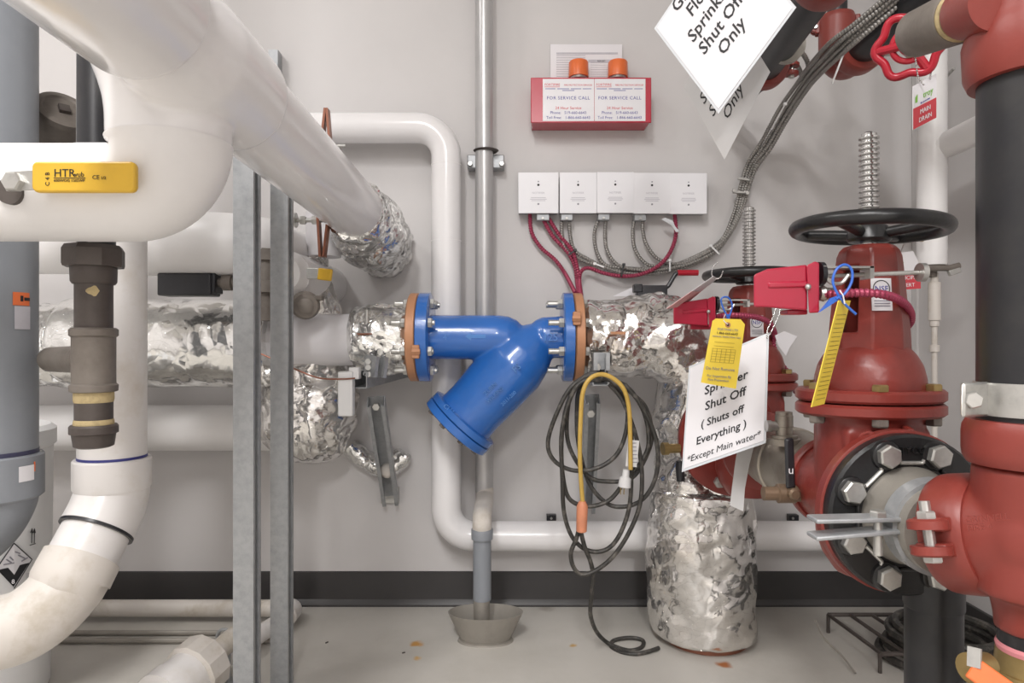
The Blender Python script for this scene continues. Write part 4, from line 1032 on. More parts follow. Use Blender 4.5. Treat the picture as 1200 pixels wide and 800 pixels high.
# check valve body between the valves
t = thing('check_valve', 'dull stainless check valve between the two red gate valves, with black lever', 'valve', (AX, 1.36, AZ - .07))
b = MB(); b.lathe(V((AX, 1.21, AZ)), (0, 1, 0), [(0, .060), (.03, .061), (.032, .066), (.042, .066), (.044, .062), (.15, .070), (.152, .074), (.166, .074), (.168, .070), (.26, .066), (.34, .058)], 48); b.build('body', 'steel', t)
q = V((AX - .045, 1.30, AZ + .05))
b = MB(); b.lathe(q, (0, 0, 1), [(0, .03), (.012, .03), (.013, .024), (.018, .024), (.019, .0155), (.034, .0155), (.035, .0165), (.055, .0165), (.056, .0155), (.062, .0155)], 24); b.build('test_cock', 'steel', t)
b = MB(); b.lathe(q + V((-.01, 0, .035)), (-1, 0, 0), [(0, .009), (.014, .009), (.015, .011), (.024, .011)], 18); b.build('cock_branch', 'zinc', t)
lp = P(929, 578, 1.19)
b = MB(); b.lathe(P(952, 578, 1.18), (-1, 0, 0), [(0, .017), (.012, .02), (.014, .014), (.03, .014), (.031, .0165), (.06, .0165), (.062, .012), (.085, .012)], 20); b.build('small_ball_valve', 'bronze', t)
MB().bar(P(924.5, 513, 1.165), P(926.5, 572, 1.165), S(11, 1.165), .008, (0, -1, 0)).build('lever_grip', 'blackp', t, bevel=.004)
MB().lathe(P(926, 576, 1.175), (0, -1, 0), [(0, .010), (.02, .010), (.024, .007)], 16).build('lever_nut', 'bronze', t)
text('u', .02, P(923.5, 555, 1.1605), ex, ez, 'paper', t)

# grey bracket arms on the neck
t = thing('pipe_clamp', 'dull grey two arm pipe clamp on the black neck, in front of the black flange', 'clamp', FC + V((0, -.055, 0)))
b = MB(); nc = FC + V((0, -.055, 0))
b.lathe(nc + V((0, .012, 0)), (0, -1, 0), [(0, .0595), (.0, .0635), (.026, .0635), (.026, .0595)], 48); b.build('band', 'galv', t)
for ya, yb, nm in ((608, 606, 1), (628, 620, 2)):
    b = MB(); b.bar(P(951, ya, .90), P(1050, yb, .905), .030, .006, (0, 0, 1)); b.build('arm', 'galv', t, bevel=.002)
MB().tube(spline([P(1040, 621, .905), P(1052, 626, .905), P(1058, 640, .905), P(1062, 655, .905)], 5), .007, 8).build('arm_hook', 'galv', t)
b = MB(); b.hexa(P(1029, 605, .90), (0, 0, 1), .011, .008); b.cyl(P(1029, 605, .90), P(1029, 650, .90), .006, 12); b.build('bolt', 'zinc', t)

# ================================================================== RED TEE AND STANDPIPE AT THE RIGHT
T = V((.612, .80, .583)); bd = (T - (FC + V((0, -.085, 0)))).normalized(); pipe_r = .0572
TX, TY = T.x, T.y
t = thing('grooved_tee', 'red grooved pipe tee at the right edge, joined to the black flange', 'pipe fitting', T + V((0, 0, -.1)))
b = MB(); b.cyl(V((TX, TY, .665)), V((TX, TY, .515)), .0625, 44)
b.cyl(T, T - bd * .085, .0655, 44); b.ball(T, .067, 32, 16)
b.lathe(V((TX, TY, .53)), (0, 0, -1), [(0, .06), (.02, .045), (.045, .040), (.06, .040)], 40)
o = b.build('body', 'redc', t, remesh=.004, sm=8)
su = V((.80, -.60, 0)).normalized()
pt = T + V((-.043, -.052, .012))
su2 = V((.77, -.64, 0)).normalized(); sn = su2.cross(ez)
text('GRINNELL', .0105, P(1131, 612, .728), su2 * .8 + ez * .2, ez * .9 - su2 * .15, 'redc', o, depth=.002, name='raised_lettering')
text('FIRE 4', .0105, P(1134, 622, .728), su2 * .8 + ez * .2, ez * .9 - su2 * .15, 'redc', o, depth=.002, name='raised_lettering')
# coupling on the branch
def coupling(label, c, ax, r_in, r_out, w, lug_dir, group='red grooved couplings', lugs=2, m='redc', bolt_len=.05):
    c = V(c); u, v, n = frame(ax)
    t = thing('pipe_coupling', label, 'coupling', c, group)
    b = MB(); b.lathe(c - n * w / 2, n, [(0, r_in), (0, r_out * .93), (w * .14, r_out * .985), (w * .3, r_out), (w * .7, r_out), (w * .86, r_out * .985), (w, r_out * .93), (w, r_in)], 44); 
    b.build('housing', m, t)
    ld = V(lug_dir); ld = (ld - n * ld.dot(n)).normalized(); up = n.cross(ld)
    for s in ((1, -1) if lugs == 2 else (1,)):
        for q in (1, -1):
            p = c + ld * s * (r_out + r_out * .20) + up * q * r_out * .16
            MB().lathe(p, up * q, [(-r_out * .03, r_out * .30), (r_out * .10, r_out * .30), (r_out * .13, r_out * .26)], 24, ).build('lug', m, t)
            MB().box(c + ld * s * r_out * .95 + up * q * r_out * .2, (r_out * .55, w * .7, r_out * .22), (ld, n, up)).build('lug_web', m, t, bevel=.003)
        p = c + ld * s * (r_out * 1.2)
        bb = MB(); bb.hexa(p + up * r_out * .27, up, r_out * .15, r_out * .12); bb.cyl(p + up * r_out * .3, p - up * (r_out * .3 + bolt_len), r_out * .085, 12); bb.hexa(p - up * r_out * .27, -up, r_out * .15, r_out * .14)
        bb.build('bolt', 'zinc', t, smooth=30)
    return t
cc = FC + V((0, -.083, 0)) + bd * .012
coupling('red grooved coupling with side bolt, between the black flange and the red tee', T - bd * .072, bd, .057, .0745, .052, V((-1, 0, -.03)), lugs=1, bolt_len=.02)
coupling('red grooved coupling on top of the tee at the right edge', V((TX, TY, .692)), (0, 0, 1), .057, .0725, .052, V((1, .2, 0)), lugs=1)
t = thing('standpipe', 'black vertical sprinkler pipe at the right edge with a galvanised clamp', 'pipe', (TX, TY, .72))
b = MB(); b.cyl(V((TX, TY, .70)), V((TX, TY, 1.16)), pipe_r, 44); b.build('pipe', 'blacki', t)
zc = CZ - (467 - 400) * TY / F
b = MB(); b.lathe(V((TX, TY, zc - .019)), (0, 0, 1), [(0, .058), (0, .0605), (.038, .0605), (.038, .058)], 44); b.build('clamp_band', 'zinc', t)
MB().box(V((TX - .076, TY - .01, zc)), (.042, .006, .040), (V((.95, .3, 0)), V((-.3, .95, 0)), ez)).build('clamp_ear', 'zinc', t, bevel=.003)
bolt(t, V((TX - .083, TY - .016, zc)), (-.3, -.95, 0), .010, .007, rot=.3)
# brass valve under the tee
t = thing('brass_ball_valve', 'brass ball valve with orange lever under the red tee in the lower right corner', 'valve', (TX, TY, .37))
b = MB(); b.lathe(V((TX, TY, .475)), (0, 0, -1), [(0, .0365), (.022, .0365)], 36); b.build('black_nipple', 'blacki', t)
b = MB(); b.lathe(V((TX, TY, .456)), (0, 0, -1), [(0, .037), (.004, .0385), (.011, .037)], 36); b.build('pink_dope', mat('pink_sealant', 'd0848a', .6), t)
b = MB(); b.lathe(V((TX, TY, .447)), (0, 0, -1), [(0, .038), (.022, .040), (.023, .0425), (.027, .0425), (.028, .041), (.06, .043), (.085, .052), (.13, .052), (.16, .04), (.22, .04)], 36); b.build('body', 'brass', t)
p0 = P(1142, 776, .745)
MB().lathe(P(1158, 778, .77), (-1, -.4, 0), [(0, .013), (.02, .013), (.021, .017), (.03, .017)], 20).build('stem', 'brass', t)
MB().bar(P(1134, 768, .735), P(1150, 772, .725), .020, .004, (-1, -.4, .3)).build('lever_plate', 'zinc', t)
MB().bar(P(1138, 781, .73), P(1195, 822, .70), .024, .006, (-.6, -.6, .5)).build('lever_grip', 'orange', t, bevel=.002)
MB().cyl(V((TX, TY, 0)), V((TX, TY, .24)), .036, 32).build('tail_pipe', 'blacki', t)

# dark pipe behind the tee
D = .99; X = (1094 - 600) * D / F
t = thing('black_drop_pipe', 'dark steel pipe rising from the floor behind the red coupling', 'pipe', (X, D, 0))
def zq(py): return CZ - (py - 400) * D / F
b = MB(); b.cyl((X, D, 0), (X, D, zq(690)), .0375, 36); b.build('pipe', 'blacki', t)
b = MB(); b.lathe((X, D, zq(711)), (0, 0, 1), [(0, .0385), (.003, .0395), (S(48, D), .0395), (S(50, D), .036)], 36); b.build('coupling', 'blacki', t)

# --- upper right: red fitting, brown nipple
t = thing('top_elbow', 'red grooved fitting at the upper right corner above the black standpipe', 'pipe fitting', (TX, TY, 1.13))
b = MB(); b.lathe(V((TX, TY, 1.115)), (0, 0, 1), [(0, .058), (.0, .066), (.012, .071), (.05, .0725), (.065, .068), (.075, .066), (.19, .066), (.2, .05)], 44); b.build('body', 'redc', t)
n0 = P(1150, 8, .80); n1 = P(1078, 38, .93)
nd = (n1 - n0).normalized()
b = MB(); b.lathe(n0 - nd * .03, nd, [(0, .033), (.045, .033), (.06, .031)], 32); b.build('branch', 'redc', t)
b = MB(); b.cyl(n0 + nd * .02, n0 + nd * .04, .028, 32); b.build('grey_nipple', 'irond', t)
b = MB(); b.lathe(n0 + nd * .036, nd, [(0, .029), (.003, .0315), (.008, .030)], 32); b.build('pipe_dope', 'dope', t)
b = MB(); b.lathe(n0 + nd * .043, nd, [(0, .031), (.004, .033), (.095, .031), (.097, .027)], 36); b.build('brown_nipple', 'irond', t)
# red handwheel angle valve
D = 1.12; wc = P(1066, 53, D)
wn = V((-.55, -.80, -.22)).normalized()
t = thing('red_handwheel_valve', 'bright red scalloped handwheel with the main drain tag hanging from it', 'valve', wc)
u, v, n = frame(wn); pts = []
for i in range(72):
    a = 2 * math.pi * i / 72; r = .047 + .0042 * math.cos(6 * a)
    pts.append(wc + u * r * math.cos(a) + v * r * math.sin(a))
wh = MB().tube(pts, .0066, 12, closed=True).build('rim', 'redw', t)
for i in range(3):
    a = R(60 + 120 * i); e = u * math.cos(a) + v * math.sin(a)
    MB().tube([wc + n * .012 + e * .01, wc + n * .006 + e * .025, wc + e * .046], .0072, 10).build('spoke', 'redw', t)
MB().tube(ring(wc + n * .004, n, .025, 0, 40), .005, 10, closed=True).build('inner_ring', 'redw', t)
MB().lathe(wc - n * .015, n, [(0, .016), (.025, .016), (.03, .012)], 20).build('hub', 'redw', t)
MB().box(wc + n * .02, (.012, .012, .014), (u, v, n)).build('stem_square', 'redw', t)
MB().cyl(wc - n * .01, wc - n * .13, .014, 20).build('stem', 'brass', t)

# beaded chains
def chain(name, pts, parent, r=.0016, step=.0042):
    q = resample(spline([P(*p) for p in pts], 10), step); b = MB()
    for p in q: b.ball(p, r, 8, 6)
    b.tube(q, r * .35, 5)
    return b.build(name, 'chrome', parent)
def plate(b, quad, th=.0012, grow=1., back=0.):
    """flat card through four (px,py,d) corners: TL, TR, BR, BL"""
    q = [P(*c) for c in quad]; q[2] = q[1] + q[3] - q[0]; ce = (q[0] + q[2]) / 2; q = [ce + (p - ce) * grow for p in q]; n = (q[1] - q[0]).cross(q[3] - q[0]).normalized()
    if n.y > 0: n = -n
    q = [p - n * back for p in q]
    vs = q + [p - n * th for p in q]
    b.add(vs, [(0, 1, 2, 3), (7, 6, 5, 4), (0, 4, 5, 1), (1, 5, 6, 2), (2, 6, 7, 3), (3, 7, 4, 0)])
    return n
def card(name, quad, m, parent, th=.0012, grow=1., back=0.):
    b = MB(); n = plate(b, quad, th, grow, back); return b.build(name, m, parent, smooth=0), n
class Sheet:                               # affine print coordinates on a card: x right 0..1, y down 0..1
    def __init__(s, quad):
        q = [P(*c) for c in quad]; q[2] = q[1] + q[3] - q[0]; s.q = q; s.n = (q[1] - q[0]).cross(q[3] - q[0]).normalized()
        if s.n.y > 0: s.n = -s.n
        s.u = (q[1] - q[0]); s.v = (q[0] - q[3]); s.W = s.u.length; s.H = s.v.length
        s.un = s.u.normalized(); s.vn = s.v.normalized()
    def at(s, x, y):
        a = s.q[0].lerp(s.q[1], x); b = s.q[3].lerp(s.q[2], x); return a.lerp(b, y) + s.n * .0006
    def write(s, str_, size, x, y, m, parent, align='LEFT', **k):
        return text(str_, size, s.at(x, y), s.un, s.vn, m, parent, align, **k)
    def rule(s, b, x0, x1, y, w):
        p = s.at(x0, y); q = s.at(x1, y); vv = s.vn * w
        k = len(b.v); b.v += [p, q, q + vv, p + vv]; b.f.append((k, k + 1, k + 2, k + 3))

D = 1.1
t = thing('main_drain_tag', 'white and red hanging tag reading MAIN DRAIN under the red handwheel', 'tag', P(1084, 120, D))
quad = [(1070, 101, D), (1097.5, 86, D + .02), (1097.5, 139, D + .02), (1070, 152, D)]
c_, n = card('card', quad, 'paper', t); sh = Sheet(quad)
quad2 = [(1070.3, 127.5, D - .0008), (1097.3, 114, D + .0192), (1097.3, 138.8, D + .0192), (1070.3, 151.8, D - .0008)]
cr_, n = card('red_panel', quad2, 'signred', t, .0003); s2_ = Sheet(quad2)
s2_.write('MAIN', S(8, D), .5, .42, 'paper', cr_, 'CENTER'); s2_.write('DRAIN', S(8, D), .5, .80, 'paper', cr_, 'CENTER')
sh.write('troy', S(11, D), .62, .40, 'green', c_, 'CENTER')
b = MB(); pp = sh.at(.08, .42); b.add([pp, pp + sh.un * .006, pp + sh.un * .006 + sh.vn * .013, pp + sh.vn * .009], [(0, 1, 2, 3)]); b.build('logo_block', 'green', c_, smooth=0)
sh.write('fire protection', S(3, D), .5, .50, 'inkb', c_, 'CENTER')
chain('chain', [(1082, 99, D), (1076, 90, D), (1073, 70, D - .01), (1071, 56, D - .02)], t)
chain('chain', [(1090, 92, D + .01), (1092, 78, D + .02), (1094, 62, D + .03)], t)

# --- tamper switches
def tamper(label, quadf, d, dep, grp='tamper switches'):
    pass
D = 1.03
def switch(label, f, d, s):
    """f(px,py,d) gives points; outline of front cover in pixels of the near switch"""
    t = thing('tamper_switch', label, 'switch', f(920, 367, d + .03), 'red tamper switches')
    b = MB(); poly = [(883, 322), (899, 315), (946, 310), (946, 364), (897, 360), (883, 360)]
    fr = [f(x, y, d) for x, y in poly]; bk = [f(x + (4 if x < 900 else 0), y, d + .075 * s) for x, y in poly]
    k = len(poly); b.add(fr + bk, [tuple(range(k)), tuple(range(2 * k - 1, k - 1, -1))] + [(i, (i + 1) % k, k + (i + 1) % k, k + i) for i in range(k)])
    b.build('cover', 'redt', t, smooth=0, bevel=.003 * s)
    b = MB(); poly = [(945, 311), (955, 306), (960, 308), (960, 366), (948, 367)]
    fr = [f(x, y, d - .004) for x, y in poly]; bk = [f(x, y, d + .085 * s) for x, y in poly]
    k = len(poly); b.add(fr + bk, [tuple(range(k)), tuple(range(2 * k - 1, k - 1, -1))] + [(i, (i + 1) % k, k + (i + 1) % k, k + i) for i in range(k)])
    b.build('base_plate', 'redt', t, smooth=0, bevel=.002 * s)
    b = MB(); pa = f(899, 334, d + .0015); pb = f(946, 333, d + .0015); b.bar(pa, pb, .010 * s, .008 * s, (0, -1, 0)); b.build('cover_ridge', 'redt', t, bevel=.003)
    MB().ball(f(947, 336, d - .006), .0045 * s, 12, 8).build('screw', 'zinc', t)
    MB().box(f(930, 366, d + .03 * s), (S(24, d), .03 * s, S(6, d))).build('foot', 'redt', t, bevel=.002)
    MB().cyl(f(959, 321, d + .03 * s), f(964, 321, d + .03 * s), .018 * s, 20).build('gasket', 'blackp', t)
    b = MB(); b.bar(f(960, 314, d + .03 * s), f(1018, 314, d + .03 * s), .03 * s, .003); b.build('bracket_arm', 'zinc', t)
    MB().bar(f(1016, 313, d + .03 * s), f(1016, 327, d + .03 * s), .006, .03 * s, (0, 1, 0)).build('bracket_end', 'zinc', t)
    b = MB(); b.cyl(f(960, 324, d + .03 * s), f(1082, 319, d + .04 * s), .0035 * s, 10); b.build('trip_rod', 'zinc', t)
    b = MB(); b.tube(spline([f(965, 318, d + .02), f(972, 330, d + .02), f(985, 332, d + .02), f(994, 322, d + .02)], 6), .003 * s, 8); b.build('spring_lever', 'zinc', t)
    MB().lathe(f(960, 344, d + .035 * s), (1, 0, 0), [(0, .010 * s), (.006, .012 * s), (.012, .009 * s), (.02, .009 * s)], 16).build('cable_connector', 'zinc', t)
    return t
near = lambda x, y, d: P(x, y, d)
t1 = switch('red tamper switch box beside the near gate valve yoke', near, .985, 1.0)
MB().lathe(P(1077, 319, 1.02), (1, 0, 0), [(0, .014), (.008, .014)], 24).build('rod_end_disc', 'zinc', t1)
def far_map(x, y, d): return P(789 + (x - 883) * .645, 347 + (y - 306) * .60 + (0 if x > 940 else (2 if y < 340 else 0)), d)
t2 = switch('red tamper switch box farther back above the white shut off sign', far_map, 1.52, .95)
# red cables around the yokes
cab('red_cable', 'redcab', [(964, 345, 1.02), (985, 344, .995), (1010, 343, .995), (1035, 345, .998), (1055, 352, 1.03), (1066, 364, 1.07), (1067, 376, 1.1), (1062, 383, 1.13)], 'red armoured cable wrapping the near valve yoke', .0062, 'red armoured cables')
cab('red_cable', 'redcab', [(840, 371, 1.55), (855, 369, 1.52), (875, 370, 1.53), (892, 373, 1.55), (903, 380, 1.57), (908, 392, 1.6), (906, 402, 1.62), (912, 420, 1.62), (925, 440, 1.63), (933, 460, 1.66)], 'red armoured cable wrapping the farther valve yoke', .0062, 'red armoured cables')
# blue seal and yellow tags
def loop_seal(label, pts, d, tagpts=None):
    t = thing('blue_seal', label, 'seal', P(pts[0][0], pts[0][1], d), 'blue plastic seals')
    MB().tube(spline([P(x, y, d) for x, y in pts], 8), .0019, 8).build('loop', 'bluez', t)
    if tagpts:
        b = MB(); q = [P(x, y, d) for x, y in tagpts]; b.add(q + [p + V((0, .004, 0)) for p in q], [(0, 1, 2, 3), (7, 6, 5, 4), (0, 4, 5, 1), (1, 5, 6, 2), (2, 6, 7, 3), (3, 7, 4, 0)]); b.build('seal_body', 'bluez', t, smooth=0)
    return t
loop_seal('blue plastic security seal on the near red tamper switch', [(1003, 368), (990, 356), (982, 345), (976, 330), (980, 316), (990, 310), (998, 316), (998, 330), (990, 344), (980, 350)], .962, [(960, 366), (974, 349), (986, 345), (982, 352)])
loop_seal('blue plastic security seal loop on the farther tamper switch', [(853, 372), (848, 362), (845, 352), (848, 348), (854, 349), (858, 358), (855, 370)], 1.47, [(851, 368), (856, 368), (855, 374), (852, 374)])
D = .955
t = thing('yellow_tag', 'narrow yellow inspection tag hanging below the near tamper switch', 'tag', P(972, 415, D), 'yellow inspection tags')
quad = [(983, 352, D), (997, 352, D + .03), (974, 475, D + .02), (951, 477, D - .01)]
c_, n = card('card', quad, 'yellowt', t); sh = Sheet(quad)
b = MB()
for j in range(20): sh.rule(b, .14, .88, .14 + j * .042, .0008)
b.build('print_lines', 'inkbr', c_, smooth=0)
MB().tube([P(990, 356, D), P(988, 346, D), P(984, 340, D + .005)], .001, 6).build('string', 'paper', t)
D = 1.36
t = thing('yellow_tag', 'wide yellow inspection tag in front of the white shut off sign', 'tag', P(848, 415, D - .05), 'yellow inspection tags')
D = 1.28
pts = [(835, 376), (839, 373), (868, 374), (873, 380), (862.5, 455.5), (821.5, 448)]
q = [P(x, y, D) for x, y in pts]; k = len(q); b = MB()
b.add(q + [p + V((0, .0012, 0)) for p in q], [tuple(range(k)), tuple(range(2 * k - 1, k - 1, -1))] + [(i, (i + 1) % k, k + (i + 1) % k, k + i) for i in range(k)])
c_ = b.build('card', 'yellowt', t, smooth=0)
quad = [(834, 373, D - .0005), (873, 376, D - .0005), (862.5, 455.5, D - .0005), (821.5, 448, D - .0005)]; sh = Sheet(quad)
MB().lathe(P(853, 380.5, D), (0, -1, 0), [(0, .0052), (.0012, .0048)], 20).build('eyelet', 'copper', t)
MB().lathe(P(853, 380.5, D - .001), (0, -1, 0), [(0, .0024), (.0006, .0024)], 14).build('eyelet_hole', 'ink', t)
MB().tube(spline([P(853, 380, D - .002), P(848, 375, D), P(850, 368, D + .02)], 5), .0008, 6).build('string', 'paper', t)
sh.write('FORTIFIRE LTD', S(3.6, D), .53, .17, 'inkg', c_, 'CENTER'); sh.write('1-866-660-6643', S(3.9, D), .53, .23, 'ink', c_, 'CENTER')
sh.write('ANNUAL INSPECTION TAG', S(2.7, D), .53, .28, 'inkg', c_, 'CENTER')
b = MB()
for j in range(2): sh.rule(b, .2, .8, .36 + j * .06, .0005)
for j in range(6): sh.rule(b, .17, .86, .46 + j * .042, .0005)
b.build('form_lines', 'inkbr', c_, smooth=0)
b = MB()
for j in range(6):
    p = sh.at(.17 + .138 * j, .46); q = sh.at(.17 + .138 * j, .67); b.add([p, q, q + sh.un * .0006, p + sh.un * .0006], [(0, 1, 2, 3)])
b.build('form_columns', 'inkbr', c_, smooth=0)
sh.write('Do Not Remove', S(5, D), .5, .79, 'inkg', c_, 'CENTER'); sh.write('For Inspection By', S(4, D), .5, .90, 'inkg', c_, 'CENTER'); sh.write('Fire Prevention', S(4, D), .5, .96, 'inkg', c_, 'CENTER')

# --- shut off sign in front of the far valve
t = thing('shut_off_sign', 'white laminated sign reading Sprinkler Shut Off (Shuts off Everything) hanging from a bead chain', 'sign', P(850, 480, 1.38))
quad = [(809, 431, 1.45), (898.5, 393, 1.37), (897.5, 517.5, 1.30), (801, 549, 1.38)]
lam_, n = card('laminate', quad, 'lam', t, .0006, 1.05, .0012)
c_, n = card('sheet', quad, 'paper', t, .0006); sh = Sheet(quad)
sz = .026
sh.write('Sprinkler', sz, .50, .345, 'ink', c_, 'CENTER', bold=.012); sh.write('Main', sz, .50, .18, 'ink', c_, 'CENTER', bold=.012)
sh.write('Shut Off', sz, .50, .505, 'ink', c_, 'CENTER', bold=.012)
sh.write('( Shuts off', .0225, .47, .665, 'ink', c_, 'CENTER', bold=.012); sh.write('Everything )', .0225, .47, .815, 'ink', c_, 'CENTER', bold=.012)
sh.write('*Except Main water*', .0185, .50, .955, 'ink', c_, 'CENTER', shear=.12)
chain('chain', [(899, 396, 1.36), (899, 388, 1.37), (903, 378, 1.39), (907, 368, 1.41), (911, 355, 1.44)], t)
chain('chain', [(899, 396, 1.36), (903, 390, 1.36), (908, 380, 1.38), (913, 368, 1.41), (917, 352, 1.44)], t)
# strip of paper hanging below and torn white paper
t = thing('paper_strip', 'dangling strip of pale tape below the white shut off sign', 'tape', P(868, 560, 1.4))
b = MB(); L_ = [(866, 518), (862, 540), (858, 570), (855.5, 592)]; R_ = [(884, 521), (878, 545), (873, 572), (871, 599)]
vs = []
for (xa, ya), (xb, yb), dd in zip(L_, R_, (1.40, 1.405, 1.40, 1.39)): vs += [P(xa, ya, dd), P(xb, yb, dd + .004)]
vs += [p + V((0, .0012, 0)) for p in vs]
fs = []
for i in range(3):
    a = i * 2; fs += [(a, a + 1, a + 3, a + 2), (a + 8, a + 10, a + 11, a + 9), (a, a + 2, a + 10, a + 8), (a + 1, a + 9, a + 11, a + 3)]
fs += [(0, 8, 9, 1), (6, 7, 15, 14)]
b.add(vs, fs); b.build('strip', 'paperg', t)
t = thing('torn_paper', 'torn white paper corner stuck behind the farther valve cable', 'paper', P(920, 405, 1.5))
b = MB(); b.prism([(0, 0), (11, 5), (26, -1), (17, -14), (13, -24), (4, -12)], P(908, 393, 1.52), ex * (1.52 / F), ez * (1.52 / F), .001); b.build('sheet', 'paper', t, smooth=0)
# pale pink hang tag on the far wheel
t = thing('hanging_tag', 'pale pink and white tag on a bead chain, tilted edge-on under the farther handwheel', 'tag', P(810, 350, 1.5))
def sliver(name, pts, m, off=0.):
    q = [P(*p) + V((0, -off, 0)) for p in pts]; b = MB()
    b.add(q + [p + V((0, 0, -.0012)) for p in q], [(0, 1, 2), (0, 2, 3), (6, 5, 4), (7, 6, 4), (0, 4, 5, 1), (1, 5, 6, 2), (2, 6, 7, 3), (3, 7, 4, 0)]); return b.build(name, m, t, smooth=0)
sliver('card', [(781, 361, 1.47), (836, 323, 1.47), (840.5, 326, 1.55), (800, 358, 1.55)], 'paper')
sliver('pink_panel', [(780.5, 361.4, 1.47), (810, 341, 1.47), (821, 341.5, 1.55), (800, 358.4, 1.55)], mat('pale_pink', 'e3b4b4', .5), .002)
chain('chain', [(836, 326, 1.52), (834, 320, 1.5), (836, 312, 1.49), (841, 308, 1.49)], t)
chain('chain', [(838, 327, 1.52), (844, 325, 1.5), (847, 318, 1.49)], t)
# French red tag behind the near yoke
D = 1.45
t = thing('open_valve_tag', 'red and white hanging tag reading PRINCIPAL OUVERT behind the near valve yoke', 'tag', P(1066, 320, D))
quad = [(1047, 320, D), (1079, 318, D), (1079, 338.5, D), (1047, 340, D)]; c_, n = card('red_panel', quad, 'signred', t); sh = Sheet(quad)
sh.write('PRINCIPAL', S(6, D), .95, .42, 'paper', c_, 'RIGHT'); sh.write('OUVERT', S(6.2, D), .78, .85, 'paper', c_, 'RIGHT')
quad = [(1047, 296, D), (1070, 294, D), (1077, 308, D), (1079, 318, D)]
b = MB(); q = [P(x, y, D) for x, y in ((1047, 297), (1070, 294), (1077, 308), (1079, 318), (1047, 320))]; k = len(q)
b.add(q + [p + V((0, .001, 0)) for p in q], [tuple(range(k)), tuple(range(2 * k - 1, k - 1, -1))] + [(i, (i + 1) % k, k + (i + 1) % k, k + i) for i in range(k)]); wp = b.build('white_panel', 'paper', t, smooth=0)
b = MB(); b.prism([(0, 0), (5, 3), (3, 8), (1, 4), (-2, 7)], P(1054, 311, D - .001), ex * (D / F), ez * (D / F), .0004); b.build('logo_leaf', 'green', wp, smooth=0)
chain('chain', [(1052, 300, D), (1056, 294, D), (1060, 282, D - .1), (1059, 271, D - .2), (1052, 268, D - .28)], t)
chain('chain', [(1050, 299, D), (1047, 290, D), (1046, 278, D - .1)], t)

# --- the two big paper signs above
t = thing('ground_floor_sign', 'tilted white sign reading Ground Floor Sprinkler Shut Off Only at the top', 'sign', P(850, 60, 1.2))
quad = [(770, 32.5, 1.30), (849, -85, 1.24), (929, 11, 1.18), (842, 127.5, 1.24)]
lam_, n = card('laminate', quad, 'lam', t, .0006, 1.05, .0012)
c_, n = card('sheet', quad, 'paper', t, .0006); sh = Sheet(quad)
for s_, yy, xx in (('Ground', .09, .48), ('Floor', .245, .48), ('Sprinkler', .41, .47), ('Shut Off', .575, .46), ('Only', .735, .47)):
    sh.write(s_, .0325, xx, yy, 'ink', c_, 'CENTER', bold=.012)
t = thing('sprinkler_sign_behind', 'grey shaded laminated sign reading Only, behind the tilted white sign', 'sign', P(850, 140, 1.4))
quad = [(802, 102, 1.42), (851, 0, 1.36), (898, 85, 1.30), (849, 187, 1.36)]
c_, n = card('sheet', quad, 'paperg', t, .0008); sh = Sheet(quad)
sh.write('Only', .033, .45, .79, 'ink', c_, 'CENTER'); sh.write('Shut Off', .033, .45, .59, 'ink', c_, 'CENTER')
sh.write('Sprinkler', .033, .45, .39, 'ink', c_, 'CENTER')

# ================================================================== UPPER RIGHT SPRINKLER PIPES
# pipe A towards the camera
t = thing('sprinkler_pipe', 'black sprinkler pipe behind the tilted signs, coming forward from the wall', 'pipe', P(900, 80, 1.7), 'black sprinkler pipes')
xa, za = P(897, 78, 1.72).x, P(0, 78, 1.72).z
b = MB(); b.cyl(V((xa, 1.78, za)), V((xa - .053, 1.2, za + .002)), .043, 36); b.build('pipe', 'blacki', t)
b = MB(); b.cyl(V((xa, 1.6, za)), V((xa, 1.585, za)), .0445, 36); b.build('pale_ring', 'funnel', t)
b = MB(); b.cyl(V((xa, 1.75, za)), V((xa, 2.098, za)), .038, 30); b.build('stub', 'blacki', t)
coupling('red coupling with a bolt at the back end of the pipe behind the signs', V((xa, 1.72, za)), (0, 1, 0), .043, .056, .045, V((1, 0, -.1)), bolt_len=.0)
coupling('red coupling at the top edge above the signs', V((xa - .045, 1.29, za)), (.09, 1, 0), .043, .060, .06, V((0, 0, 1)), lugs=1, bolt_len=.0)
# pipe B
xb, zb = P(990, 72, 1.72).x, P(0, 72, 1.72).z
t = thing('sprinkler_pipe', 'black sprinkler pipe running forward from the red elbow below the cable bundle', 'pipe', V((xb, 1.6, zb)), 'black sprinkler pipes')
b = MB(); b.cyl(V((xb, 1.68, zb)), V((xb, .85, zb)), .040, 36); b.build('pipe', 'blacki', t)
t = thing('grooved_elbow', 'red cast elbow joining the vertical black pipe to the forward black pipe', 'pipe fitting', V((xb, 1.75, zb)), )
MB().tube(rbend([V((xb, 1.64, zb)), V((xb, 1.76, zb)), V((xb, 1.76, zb + .12))], .05, 8), .045, 32).build('body', 'redc', t)
coupling('red coupling with hanging bolts on the forward pipe at the elbow', V((xb, 1.65, zb)), (0, 1, 0), .04, .058, .05, V((1, 0, .12)), bolt_len=.01)
zv = P(0, 30, 1.76).z
coupling('small red coupling on the vertical black pipe at the top', V((xb, 1.76, zv)), (0, 0, 1), .03, .043, .05, V((1, -.4, 0)), bolt_len=.0)
b = MB(); b.cyl(V((xb, 1.76, zv)), V((xb, 1.76, 2.8)), .024, 28); o = b.build('sprinkler_riser', 'blacki'); tag(o, 'thin black vertical pipe above the small red coupling at the top', 'pipe')

